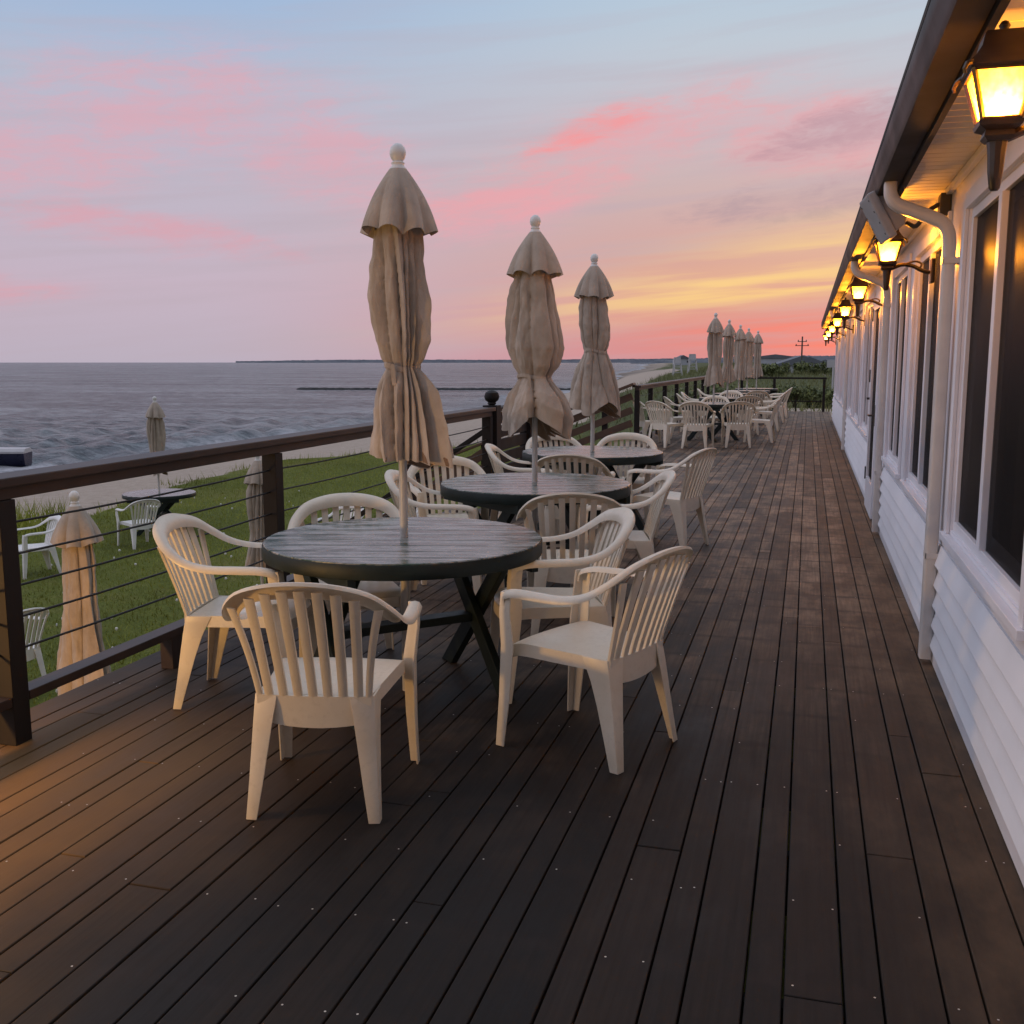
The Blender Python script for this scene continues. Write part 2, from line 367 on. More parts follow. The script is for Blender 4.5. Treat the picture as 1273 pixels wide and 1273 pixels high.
    # rest of the dome: soft blue-grey overhead, dim mauve-blue behind
    up=N.mapr(el,17,45,0,1,True)
    base=N.mix(up,base,(.66,.74,.90,1))
    back=N.mapr(N.math('ABSOLUTE',az),75,140,0,1,True)
    base=N.mix(N.math('MULTIPLY',back,.85),base,(.30,.32,.40,1))
    side=N.math('MULTIPLY',N.mapr(az,-52,-75,0,1,True),N.mapr(az,-165,-130,0,1,True))
    base=N.mix(N.math('MULTIPLY',side,.9),base,(1.0,.98,1.18,1))
    base=N.mix(N.mapr(el,-.5,-6),base,(.05,.055,.06,1))
    N.t.links.new(base,bg.inputs[0]); bg.inputs[1].default_value=1.0
    sk=N.n('ShaderNodeTexSky',sky_type='NISHITA'); sk.sun_disc=False; sk.sun_elevation=SUN_EL; sk.sun_rotation=SUN_AZ
    N.t.links.new(sk.outputs[0],bg2.inputs[0]); bg2.inputs[1].default_value=.004
    N.t.links.new(bg.outputs[0],ad.inputs[0]); N.t.links.new(bg2.outputs[0],ad.inputs[1]); N.t.links.new(ad.outputs[0],out.inputs[0])
sky()
sl=bpy.data.lights.new('sun','SUN'); sl.energy=.12; sl.angle=R(14); sl.color=(1,.62,.45); so=bpy.data.objects.new('sun',sl); COL.objects.link(so)
dv=Vector((math.sin(SUN_AZ)*math.cos(SUN_EL),math.cos(SUN_AZ)*math.cos(SUN_EL),math.sin(SUN_EL))); so.rotation_euler=dv.to_track_quat('Z','Y').to_euler()
vs=sc.view_settings; vs.view_transform='Standard'; vs.look='None'; vs.exposure=0; vs.gamma=1; vs.use_curve_mapping=False
try: sc.cycles.use_denoising=True; sc.cycles.max_bounces=8; sc.cycles.transparent_max_bounces=12; sc.cycles.sample_clamp_indirect=4
except Exception: pass

# ------------------------------------------------------------------ terrain and sea
SEA=-2.5
SHX=[(-400,-60),(0,-30),(32,-28.3),(37,-25.6),(42,-24.4),(50,-23.3),(75,-24.2),(130,-30),(200,-37.5),(415,-67),(613,-90),(1500,-230),(3000,-420),(9000,-900)]
GRX=[(-400,-13),(0,-16.5),(12.5,-16.2),(15,-14.6),(16.8,-13.9),(19,-14.5),(23,-15.4),(29,-16.2),(33,-14.2),(36,-12.2),(45,-9.5),(80,-12.5),(130,-18),(240,-28.5),(415,-55),(613,-76),(1500,-205),(3000,-390),(9000,-860)]
ip=lambda T,y: np.interp(y,[a for a,_ in T],[b for _,b in T])
def terr(X,Y):
    xs=ip(SHX,Y); xg=ip(GRX,Y)
    inland=-1.55+sm(29,37,Y)*sm(-7,-1,X)*1.2+sm(34,60,Y)*1.25
    inland=np.minimum(inland,-.28)-2.2*sm(58,130,Y)*sm(-9,-2,X-.0*Y)
    hump=1.75*np.exp(-((X-(xg+10+.02*Y))/9.)**2)*sm(50,95,Y)*(1-.6*sm(150,400,Y))
    inl=inland+hump*sm(xg-2,xg+6,X)
    bt=np.clip((X-xs)/(xg-xs),0,1)
    edge=inland
    beach=SEA+(edge-SEA-.1)*np.power(bt,.8)
    z=np.where(X>xg, inl, beach)
    z=np.where(X<xs, SEA-(xs-X)*.06, z)
    z=z+np.where(X>xg,.035*np.sin(X*.9+.3*Y)*np.cos(Y*.7),.04*np.sin(X*1.7+Y*.4)*np.sin(Y*.9))*sm(xs+1,xs+4,X)
    return z
xs_=np.unique(np.concatenate([np.linspace(-1500,-120,20),np.linspace(-120,-45,16),np.linspace(-45,-3,150),np.linspace(-3,40,50),np.linspace(40,1500,30)]))
ys_=np.unique(np.concatenate([np.linspace(-60,-5,12),np.linspace(-5,60,150),np.linspace(60,300,70),np.linspace(300,6000,50)]))
XX,YY=np.meshgrid(xs_,ys_); ZZ=terr(XX,YY)
def grid_obj(name,XX,YY,ZZ,mat,attrs={},smooth=True):
    ny,nx=XX.shape; v=np.stack([XX,YY,ZZ],-1).reshape(-1,3)
    i=np.arange(ny*nx).reshape(ny,nx); f=np.stack([i[:-1,:-1],i[:-1,1:],i[1:,1:],i[1:,:-1]],-1).reshape(-1,4)
    me=bpy.data.meshes.new(name); me.vertices.add(len(v)); me.vertices.foreach_set('co',v.ravel().astype(np.float32))
    me.loops.add(f.size); me.loops.foreach_set('vertex_index',f.ravel().astype(np.int32)); me.polygons.add(len(f))
    me.polygons.foreach_set('loop_start',np.arange(0,f.size,4,dtype=np.int32))
    me.polygons.foreach_set('use_smooth',np.ones(len(f),dtype=bool))
    me.update(calc_edges=True); me.materials.append(mat)
    for k,a in attrs.items():
        at=me.attributes.new(k,'FLOAT','POINT'); at.data.foreach_set('value',a.ravel().astype(np.float32))
    o=bpy.data.objects.new(name,me); COL.objects.link(o); return o
xg=ip(GRX,YY); xs=ip(SHX,YY)
ga=np.clip(.5+(XX-xg)/1.6,0,1)
# bare pale ground just beyond the deck's end
bare=sm(33.6,35,YY)*(1-sm(41,43,YY))*sm(-3,-1.5,XX)
ga=ga*(1-bare)
dune=sm(34,44,YY)
wet=1-sm(.1,1.6,XX-xs)
tag(grid_obj('ground',XX,YY,ZZ,M['ground'],{'grass':ga,'dune':dune,'wet':wet}),kind='structure')
# sea, a polar sheet whose waves get longer steps with distance
nr,na=560,900
rr=np.geomspace(20,9000,nr); aa=np.radians(np.linspace(-6,178,na))
RR,AA=np.meshgrid(rr,aa,indexing='ij'); SX=-RR*np.sin(AA); SY=RR*np.cos(AA)
SZ=np.zeros_like(SX); step=np.maximum(RR*math.log(9000/20)/nr,RR*np.radians(184)/na)
for k in range(46):
    wl=.7*(3.0/.7)**rng.random(); a=rng.normal(R(205),.42); ph=rng.random()*2*PI; kk=2*PI/wl
    ad=np.clip((wl/step-2.2)/2,0,1)
    q=kk*(SX*math.cos(a)+SY*math.sin(a))+ph
    SZ+=.024*wl**.70*ad*(np.sin(q)+.25*np.sin(2*q+.6))
xsS=ip(SHX,SY); dsh=xsS-SX
crest=np.clip((SZ-.13)/.2,0,1)
SZ*=sm(-1,9,dsh)*.75+.25
# breaking swell close to shore
br=.42*np.exp(-((dsh-6.5-1.5*np.sin(SY*.09))/1.0)**2)*(.45+.55*np.sin(SY*.14+1)*np.sin(SY*.05))
SZ+=np.maximum(br,0)
shore=.9*np.exp(-np.abs(dsh-.6)/(.8+.004*np.maximum(SY,0)))+.8*np.exp(-((dsh-5.2-1.5*np.sin(SY*.09))/.7)**2)*np.clip(np.sin(SY*.14+1)*np.sin(SY*.05)+.1,0,1)+.22*np.exp(-np.maximum(dsh-2,0)/(3+np.maximum(SY,0)*.05))*(dsh>0)
tag(grid_obj('sea',SX,SY,SZ+SEA,M['sea'],{'shore':np.clip(shore,0,1),'crest':crest}),kind='structure')
# seabed so nothing shows below the sheet is not needed: the ground falls away under the water

# far wooded shore across the bay
def hills():
    mb=MB(); r1=random.Random(3)
    for (D,a0,a1,prof,zb) in ((5200,31,-24,lambda u:6+7*sm(.0,.12,u)+7*sm(.25,.5,u)+14*sm(.55,.75,u),-4),(2300,9.5,-30,lambda u:5.0+10*sm(.0,.2,u)-3*sm(.5,.7,u),-1.5)):
        n=520; front=[]; top=[]; back=[]; h=0
        for i in range(n+1):
            u=i/n; a=R(a0+(a1-a0)*u); h=.8*h+.2*r1.uniform(-1,1)*5
            z=max(1.2,float(prof(u))+h*(.35+.65*u)*sm(0,.05,u)+r1.uniform(-.8,.8))
            for lst,dd,zz in ((front,D,zb),(top,D+60,z),(back,D+400,zb)): lst.append((-dd*math.sin(a),dd*math.cos(a),zz))
        o=len(mb.v); m=n+1; fs=[]
        for i in range(n): fs+=[(i,i+1,m+i+1,m+i),(m+i,m+i+1,2*m+i+1,2*m+i)]
        mb.add(front+top+back,fs)
    tag(mb.build('hills',M['hills']),kind='structure')
hills()

# ------------------------------------------------------------------ deck
DX0,DX1,DY0,DY1=-3.235,.70,-6.0,33.4
def deck():
    mb=MB(); rr=random.Random(11)
    edges=[0.0]; x=0; wide=True
    pos=[]; x=0; k=0
    while x<DX1-.02:
        wd=.143 if k%2==0 else .092; pos.append((x,x+wd)); x+=wd; k+=1
    x=0; k=0
    while x>DX0+.03:
        wd=.092 if k%2==0 else .143; pos.append((x-wd,x)); x-=wd; k+=1
    screws=[]
    for (a,b) in pos:
        y=DY0-rr.uniform(0,3); b=min(b,DX1)
        while y<DY1:
            L=rr.choice([9,10,12,12,15])*.406; y2=min(y+L,DY1); y0=max(y,DY0)
            if y2-y0>.05:
                g=.0026; e=.0035; dz=rr.uniform(-.0012,.0012)
                X0,X1=a+g,b-g; Y0,Y1=y0+.0015,y2-.0015
                ring=lambda i,z:[(X0+i,Y0+i,z),(X1-i,Y0+i,z),(X1-i,Y1-i,z),(X0+i,Y1-i,z)]
                mb.mi=0; mb.loft([ring(0,-.038),ring(0,-.0045+dz),ring(e*.35,-.0012+dz),ring(e,dz)])
                j=math.ceil(y0/.406)*.406
                while j<y2:
                    if j<12:
                        for sx in ((a+.02,b-.02) if b-a>.1 else (a+.022,b-.022)):
                            if rr.random()<(.26 if j<6 else .18): screws.append((sx+rr.uniform(-.008,.008),j+rr.uniform(-.012,.012),dz+.0006))
                    j+=.406
            y=y2
    mb.mi=1
    for (x,y,z) in screws:
        r=.0031; mb.add([(x+r*math.cos(q*PI/3),y+r*math.sin(q*PI/3),z) for q in range(6)],[tuple(range(6))])
    # joists, rim board and posts below
    mb.mi=2
    mb.box(DX0+.06,DX0+.10,DY0,DY1-.05,-.25,-.042)
    for k in range(int((DY1-DY0)/.812)):
        y=DY0+.3+k*.812; mb.box(DX0+.102,DX1-.05,y-.02,y+.02,-.25,-.044)
    mb.box(DX0+.1,DX1-.05,DY1-.09,DY1-.052,-.25,-.046)
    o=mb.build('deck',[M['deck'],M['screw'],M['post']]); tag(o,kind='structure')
    return o
deck()

# ------------------------------------------------------------------ railings
def cable(mb,y0,y1,x,z,sag=.012):
    mb.tube([(x,y0+(y1-y0)*t,z-sag*4*t*(1-t)) for t in (0,.25,.5,.75,1)],.0052,6)
def railing(name,X,posts,label,cables=True,capz=1.085,bottom=True,zc=(.895,.765,.635,.505,.375)):
    y0,y1=posts[0],posts[-1]
    t=empty(name,(X,y0,0),0,label,'railing')
    for y in posts:
        mb=MB(); mb.box(-.045,.045,y-y0-.045,y-y0+.045,0,capz-.092); mb.build('post',M['post'],t,bevel=.004)
    mb=MB(); mb.box(-.085,.075,-.06,y1-y0+.05,capz-.038,capz); mb.build('top_rail',M['rail'],t,bevel=.006)
    mb=MB(); mb.box(-.04,.04,-.05,y1-y0+.045,capz-.09,capz-.04); mb.build('under_rail',M['rail'],t,bevel=.004)
    if cables:
        for z in zc:
            mb=MB()
            for a,b in zip(posts[:-1],posts[1:]): cable(mb,a-y0,b-y0,0.0,z)
            mb.build('cable',M['cable'],t,smooth=True)
    if bottom:
        for a,b in zip(posts[:-1],posts[1:]):
            mb=MB(); mb.box(-.045,.045,a-y0+.048,b-y0-.048,.165,.205); mb.build('bottom_rail',M['rail'],t,bevel=.004)
            mb=MB(); mb.box(-.035,.035,(a+b)/2-y0-.045,(a+b)/2-y0+.045,.0,.163); mb.build('foot_block',M['rail'],t,bevel=.003)
    return t
railing('deck_railing',-3.05,[-5.35,-3.2,-1.05,1.12,3.28,5.44,7.6,9.72],'brown wooden railing with thin black cables between front tables and lawn')
railing('deck_railing',-3.05,[19.05,20.75,22.9,25.05,27.2,29.35,31.5,33.25],'long dark railing beside the far group of tables',zc=(.9,.75,.6,.45,.3),capz=1.10)
def end_rail():
    t=empty('end_railing',(-3.05,33.25,0),0,'thin black railing across the far end of the deck','railing')
    for x in (1.05,2.05,3.55):
        mb=MB(); mb.box(x-.04,x+.04,-.04,.04,0,1.00); mb.build('post',M['post'],t,bevel=.003)
    mb=MB(); mb.box(.08,3.62,-.045,.045,1.003,1.06); mb.build('top_rail',M['post'],t,bevel=.004)
    mb=MB(); mb.box(.08,3.5,-.02,.02,.30,.335); mb.build('bottom_rail',M['post'],t)
    mb=MB(); mb.box(2.7,2.74,-.0195,.0195,0,.298); mb.build('foot_block',M['post'],t)
end_rail()
# dark gate-like panel and the corner post with its ball cap
def panel():
    t=empty('slatted_panel',(-3.05,9.80,0),0,'black slatted wooden panel beyond the ball topped corner post','panel')
    for k,z in enumerate((.06,.20,.34,.48,.62,.76,.90)):
        mb=MB(); mb.box(-.02,.02,.13,2.73,z,z+.118); mb.build('board',M['post'],t,bevel=.003)
    mb=MB(); mb.box(-.07,.07,.1,2.85,1.035,1.075); mb.build('top_board',M['post'],t,bevel=.004)
    for y in (1.4,2.80):
        mb=MB(); mb.box(-.065,.065,y-.06,y+.06,0,1.03); mb.build('post',M['post'],t,bevel=.004)
    c=empty('corner_post',(-3.05,9.87,0),0,'thick black corner post topped with a round ball','post')
    mb=MB(); mb.box(-.075,.075,-.075,.075,0,1.10); mb.build('shaft',M['post'],c,bevel=.006)
    mb=MB(); mb.lathe([(.03,1.101),(.045,1.115),(.04,1.13),(.066,1.15),(.078,1.185),(.066,1.225),(.035,1.245),(.005,1.25)],14); mb.build('ball_cap',M['post'],c,smooth=True)
panel()
def stairs():
    # wide steps down to the beach side
    t=empty('wooden_steps',(-3.24,10.0,0),0,'broad brown wooden steps leading down from the deck to the beach','steps')
    for k in range(7):
        x=-.02-.36*k; mb=MB(); mb.box(x-.36,x+.012,.12,9.0,-.17*(k+1)-.04,-.17*(k+1)); mb.build('tread',M['tan'],t,bevel=.004)
    for y in (.1,4.5,9.02):
        mb=MB(); mb.beam((0,y,-.28),(-2.7,y,-1.55),.05,.22); mb.build('stringer',M['post'],t)
    # near handrail
    h=empty('stair_handrail',(-3.12,9.98,0),0,'dark sloping stair handrail going down left of the black panel','handrail')
    mb=MB(); mb.beam((0,0,.86),(-2.4,0,-.72),.09,.045); mb.build('rail',M['post'],h,bevel=.004)
    mb=MB(); mb.beam((0,0,.64),(-2.4,0,-.94),.035,.10); mb.build('lower_rail',M['tan'],h,bevel=.003)
    mb=MB(); mb.box(-2.42,-2.33,-.045,.045,-1.6,-.74); mb.build('post',M['post'],h)
    # far handrail, three boards on posts
    g=empty('ramp_handrail',(-3.12,19.02,0),0,'brown board handrail sloping down behind the third table','handrail')
    sl=.395
    mb=MB(); mb.beam((.02,0,1.13),(-4.6,0,1.13-4.62*sl),.30,.045); mb.build('cap_board',M['tan'],g,bevel=.005)
    for dz in (.20,.46,.70):
        mb=MB(); mb.beam((-.02,.03,1.10-dz),(-4.6,.03,1.10-dz-4.6*sl),.035,.13); mb.build('side_board',M['tan'],g,bevel=.003)
    for x in (-.55,-1.75,-2.95,-4.15):
        mb=MB(); mb.box(x-.05,x+.05,.05,.15,-1.6-.0,1.08+x*sl); mb.build('post',M['post'],g)
stairs()

# ------------------------------------------------------------------ building
WX=.68; WY0,WY1=-6.0,28.6
WINS=[(3.42,5.18),(5.86,7.46),(7.98,9.34),(12.1,13.7),(14.4,16.0),(16.7,18.3),(19.0,20.6),(21.3,22.9),(23.6,25.2),(25.9,27.5)]
DOOR=(10.35,11.45)
ZB,ZT=.74,2.22
def building():
    B=empty('restaurant_building',(WX,WY0,0),0,'long white clapboard restaurant with dark gutter and a row of dark windows','building')
    T=lambda mb,name,mat,par=B,**k:_rel(mb,name,mat,par,**k)
    def _rel(mb,name,mat,par,**k):
        mb.v=[(x-WX,y-WY0,z) for x,y,z in mb.v]; return mb.build(name,mat,par,**k)
    # wall: lower solid, piers between openings, header
    op=sorted([(a,b,'w') for a,b in WINS]+[(DOOR[0],DOOR[1],'d')])
    mb=MB(); y=WY0; 
    for a,b,k in op+[(WY1,WY1,'e')]:
        mb.box(WX,WX+.16,y,a,.625,ZT)
        if k=='w': mb.box(WX,WX+.16,a,b,.625,ZB)
        y=b
    mb.box(WX,WX+.16,WY0,WY1,ZT,2.60)
    # lower wall behind siding
    for a,b in ((WY0,DOOR[0]),(DOOR[1],WY1)): mb.box(WX+.024,WX+.16,a,b,0,.625)
    mb.box(WX,8.5,WY1-.14,WY1-.002,0.001,2.6) if False else None
    mb.box(WX+.162,8.5,WY1-.16,WY1,-1.0,2.6); mb.box(8.34,8.5,WY0,WY1-.162,-1.0,2.6); mb.box(WX+.162,8.338,WY0,WY0+.16,-1.0,2.6)
    T(mb,'wall',M['trim'])
    # clapboards
    mb=MB()
    for a,b in ((WY0,DOOR[0]-.1),(DOOR[1]+.1,WY1)):
        for k in range(5):
            z=.10+k*.105
            mb.loft([[(WX-.030,yy,z),(WX-.030,yy,z+.004),(WX-.004,yy,z+.097),(WX+.012,yy,z+.097),(WX+.012,yy,z+.105),(WX+.024,yy,z+.105),(WX+.024,yy,z)][::1] for yy in (a,b)])
    T(mb,'siding',M['siding'])
    mb=MB()
    for a,b in ((WY0,DOOR[0]-.1),(DOOR[1]+.1,WY1)): mb.box(WX-.012,WX+.024,a,b,.004,.098)
    T(mb,'baseboard',M['trim'],bevel=.003)
    # windows
    for i,(a,b) in enumerate(WINS):
        mb=MB(); c=.075
        mb.box(WX-.018,WX-.001,a-c,a,ZB-.02,ZT+c); mb.box(WX-.018,WX-.001,b,b+c,ZB-.02,ZT+c); mb.box(WX-.018,WX-.001,a,b,ZT,ZT+c)
        mb.box(WX-.036,WX-.001,a-c-.015,b+c+.015,ZB-.055,ZB-.021)
        W=T(mb,'window',M['trim'],bevel=.003)
        mb=MB(); f=.045
        mb.box(WX+.012,WX+.06,a,a+f,ZB,ZT); mb.box(WX+.012,WX+.06,b-f,b,ZB,ZT); mb.box(WX+.012,WX+.06,a+f,b-f,ZB,ZB+f); mb.box(WX+.012,WX+.06,a+f,b-f,ZT-f,ZT)
        T(mb,'frame',M['trim'],W,bevel=.003)
        m=(a+b)/2+.10
        mb=MB(); mb.box(WX+.004,WX+.05,m-.035,m+.035,ZB+f,ZT-f); T(mb,'mullion',M['trim'],W,bevel=.003)
        for (p,q) in ((a+f,m-.035),(m+.035,b-f)):
            mb=MB(); mb.box(WX+.030,WX+.034,p,q,ZB+f,ZT-f); T(mb,'pane',M['glass'],W)
        mb=MB(); n=60; prev=None; rr=random.Random(i); vs=[]; fs=[]
        for k in range(n+1):
            yy=a+.03+(b-a-.06)*k/n; xx=WX+.30+.035*math.sin(k*.9+rr.random())+.02*math.sin(k*.37)
            vs+=[(xx,yy,.45),(xx,yy,2.3)]
        for k in range(n): fs.append((2*k,2*k+2,2*k+3,2*k+1))
        mb.add(vs,fs); T(mb,'curtain',M['curtain'],W,smooth=True,auto=80)
    # dark room
    mb=MB(); mb.box(WX+.17,8.3,WY0+.2,WY1-.2,-.05,-.02); mb.box(WX+.17,8.3,WY0+.2,WY1-.2,2.5,2.53); mb.box(2.2,2.25,WY0+.2,WY1-.2,-.02,2.5)
    T(mb,'interior',M['room'])
    # door in its casing
    a,b=DOOR
    mb=MB(); mb.box(WX-.022,WX-.001,a-.1,a,.004,2.2); mb.box(WX-.022,WX-.001,b,b+.1,.004,2.2); mb.box(WX-.022,WX-.001,a-.1,b+.1,2.203,2.32)
    T(mb,'door_casing',M['trim'],bevel=.003)
    mb=MB(); s=.12
    mb.box(WX-.045,WX-.003,a+.004,a+s,.02,2.198); mb.box(WX-.045,WX-.003,b-s,b-.004,.02,2.198); mb.box(WX-.045,WX-.003,a+s,b-s,.02,.34); mb.box(WX-.045,WX-.003,a+s,b-s,2.05,2.198)
    D=T(mb,'door',M['trim'],bevel=.003)
    mb=MB(); mb.box(WX-.022,WX-.017,a+s,b-s,.34,2.05); T(mb,'pane',M['glass'],D)
    mb=MB(); mb.tube([(WX-.046,a+.06,1.02),(WX-.10,a+.06,1.02),(WX-.10,a+.17,1.02)],.010,8); mb.box(WX-.052,WX-.046,a+.035,a+.085,.92,1.12); T(mb,'handle',M['dark'],D)
    mb=MB(); mb.tube([(WX-.046,b-.05,1.15),(WX-.075,b-.05,1.15)],.012,8); T(mb,'lock',M['dark'],D)
    for z in (.30,1.32,1.95):
        mb=MB(); mb.box(WX-.058,WX-.046,b-.03,b+.004,z,z+.13); T(mb,'hinge',M['dark'],D)
    # eave
    mb=MB(); n=int((WY1-WY0)/.10)
    for k in range(n):
        y=WY0+k*.10; mb.box(.428,WX-.001,y+.005,y+.095,2.42,2.435)
    mb.box(.43,WX-.001,WY0,WY1,2.436,2.445)
    T(mb,'soffit',M['soffit'],bevel=.002)
    mb=MB(); mb.box(WX-.03,WX-.001,WY0,WY1,2.385,2.418); T(mb,'frieze_strip',M['trim'],bevel=.004)
    mb=MB(); mb.box(.405,.427,WY0-.1,WY1+.05,2.375,2.62); T(mb,'fascia',M['gutter'])
    mb=MB(); prof=[(.403,2.395),(.312,2.395),(.303,2.412),(.302,2.440),(.292,2.462),(.288,2.49),(.288,2.522),(.296,2.527),(.403,2.527)]
    mb.loft([[(x,y,z) for x,z in prof] for y in (WY0-.1,WY1+.02)]); T(mb,'gutter',M['gutter'],smooth=True,auto=50)
    mb=MB(); pr=[(.285,2.535),(.31,2.56),(8.6,3.9),(8.6,3.7),(.43,2.50+.1)]
    mb.loft([[(x,y,z) for x,z in [(.29,2.535),(.29,2.56),(4.6,4.2),(8.9,2.7),(8.9,2.62),(4.6,4.1)]] for y in (WY0-.1,WY1+.1)]); T(mb,'roof',M['roof'])
    # downspouts: elbow out of the gutter, then down the wall
    for (y,zb) in ((5.46,.03),(9.55,.03),(18.55,.03)):
        def rect(cx,cz,tx,tz,wy=.042,th=.029):
            nx,nz=-tz,tx
            q=[(th,-wy+.009),(th,wy-.009),(th-.009,wy),(-th+.009,wy),(-th,wy-.009),(-th,-wy+.009),(-th+.009,-wy),(th-.009,-wy)]
            return [(cx+nx*u,y+v,cz+nz*u) for u,v in q]
        P=catmull([(.352,0,2.41),(.352,0,2.37),(.356,0,2.335),(.376,0,2.300),(.415,0,2.275),(.48,0,2.250),(.55,0,2.222),(.598,0,2.195),(.626,0,2.150),(.634,0,2.09),(.634,0,2.0),(.634,0,1.8),(.634,0,1.2),(.634,0,.6),(.634,0,zb)],4)
        rings=[]
        for i,p in enumerate(P):
            q=P[min(i+1,len(P)-1)]-P[max(i-1,0)]; L=math.hypot(q[0],q[2]); rings.append(rect(p[0],p[2],q[0]/L,q[2]/L))
        mb=MB(); mb.loft(rings); ds=T(mb,'downspout',M['downspout'],smooth=True,auto=55)
        mb=MB()
        for z in (2.0,.55): mb.box(WX-.076,WX-.072,y-.046,y+.046,z,z+.03); mb.box(WX-.076,WX-.001,y+.043,y+.046,z+.001,z+.029); mb.box(WX-.076,WX-.001,y-.046,y-.043,z+.001,z+.029)
        T(mb,'strap',M['downspout'],ds)
    return B
building()
def shade_roof():  # unseen roof, added only to darken the near deck
    P=empty('added_shade_roof',(-3.05,-5.5,0),0,'added unseen roof that shades the near end of the deck, behind the viewer','shade_roof')
    mb=MB(); mb.box(-.35,3.30,0,6.1,2.62,2.75); mb.build('roof',M['roof'],P)
    mb=MB(); mb.box(-.33,3.28,.02,6.08,2.585,2.615); mb.build('ceiling',M['post'],P)
    for y in (.15,3.0,5.9):
        mb=MB(); mb.box(-.19,-.06,y-.06,y+.06,0,2.58); mb.build('post',M['post'],P)
shade_roof()

# ------------------------------------------------------------------ wall lanterns
def lantern_proto():
    L=empty('wall_lantern',(.42,2.8,0))
    sq=lambda h,z:[(-h,-h,z),(h,-h,z),(h,h,z),(-h,h,z)]
    zb,zt=2.105,2.235; hb,ht=.048,.082
    mb=MB(); mb.loft([sq(.090,2.236),sq(.095,2.242),sq(.093,2.252),sq(.078,2.268),sq(.062,2.295),sq(.055,2.328),sq(.050,2.336)])
    # curled corners of the roof
    for sx in (-1,1):
        for sy in (-1,1): mb.tube([(sx*.090,sy*.090,2.247),(sx*.103,sy*.103,2.240),(sx*.110,sy*.110,2.224),(sx*.107,sy*.107,2.214)],[.008,.007,.006,.004],6)
    mb.build('roof',M['bronze'],L,smooth=True,auto=35)
    mb=MB(); mb.lathe([(.014,2.337),(.012,2.350),(.016,2.358),(.010,2.368),(.002,2.372)],10); mb.build('finial',M['bronze'],L,smooth=True)
    mb=MB()
    for sx in (-1,1):
        for sy in (-1,1): mb.beam((sx*hb,sy*hb,zb),(sx*ht,sy*ht,zt),.011,.011)
    for (h,z) in ((hb,zb),(ht,zt-.004)):
        for s in (-1,1):
            mb.beam((-h,s*h,z),(h,s*h,z),.010,.010); mb.beam((s*h,-h,z),(s*h,h,z),.010,.010)
    mb.build('cage',M['bronze'],L)
    for k in range(4):
        a=k*PI/2; c,s=math.cos(a),math.sin(a); i=.003
        q=[(-hb+.004,-hb+i,zb+.004),(hb-.004,-hb+i,zb+.004),(ht-.004,-ht+i,zt-.006),(-ht+.004,-ht+i,zt-.006)]
        q2=[(x,y+.003,z) for x,y,z in q]
        rot=lambda p:(p[0]*c-p[1]*s,p[0]*s+p[1]*c,p[2])
        mb=MB(); mb.loft([[rot(p) for p in q],[rot(p) for p in q2]]); mb.build('pane',M['lglass'],L)
    mb=MB(); mb.lathe([(.003,2.108),(.008,2.114),(.010,2.122),(.008,2.134),(.003,2.142)],12); mb.build('bulb',M['bulb'],L,smooth=True)
    mb=MB(); mb.loft([sq(.058,2.100),sq(.055,2.088),sq(.036,2.078),sq(.040,2.062),sq(.030,2.050)]); mb.lathe([(.028,2.052),(.024,2.02),(.021,1.97),(.015,1.925),(.010,1.918)],10); mb.build('stem',M['bronze'],L,smooth=True,auto=35)
    mb=MB(); mb.tube(catmull([(.02,0,2.06),(.08,0,2.085),(.14,0,2.075),(.19,0,2.045),(.235,0,2.03)],4),.013,8); mb.tube(catmull([(.10,0,2.09),(.15,0,2.105),(.185,0,2.09),(.18,0,2.065),(.155,0,2.062)],4),.007,6); mb.build('arm',M['bronze'],L,smooth=True)
    mb=MB(); mb.box(.236,.258,-.045,.045,1.96,2.12); mb.build('back_plate',M['bronze'],L,bevel=.006)
    k=.866
    for c in L.children:
        for v in c.data.vertices:
            if not (c.name.startswith('arm') or c.name.startswith('back_plate')): v.co.x*=k; v.co.y*=k
            v.co.z=2.11+(v.co.z-2.11)*k
    return L
LP=lantern_proto()
LY=[2.8,6.45,10.1,13.75,17.4,21.05,24.7,28.2]
LL=['large lit amber lantern at the top right corner of the photo','lit amber lantern just below the grey floodlight','lit amber lantern third along the wall, above the door','lit amber lantern fourth along the wall','lit amber lantern fifth along the wall','lit amber lantern sixth along the wall','lit amber lantern seventh along the wall','farthest lit amber lantern at the building end']
def lamp(loc,e,col=(1,.42,.055),r=.026):
    l=bpy.data.lights.new('lantern_light','POINT'); l.energy=e; l.color=col; l.shadow_soft_size=r
    o=bpy.data.objects.new('lantern_light',l); COL.objects.link(o); o.location=loc; return o
LE=1000
for i,y in enumerate(LY):
    o=LP if i==0 else copy_tree(LP)
    o.location=(.42,y,0); tag(o,LL[i],'lantern','lit wall lanterns under the eave')
    lamp((.42,y,2.122),LE)

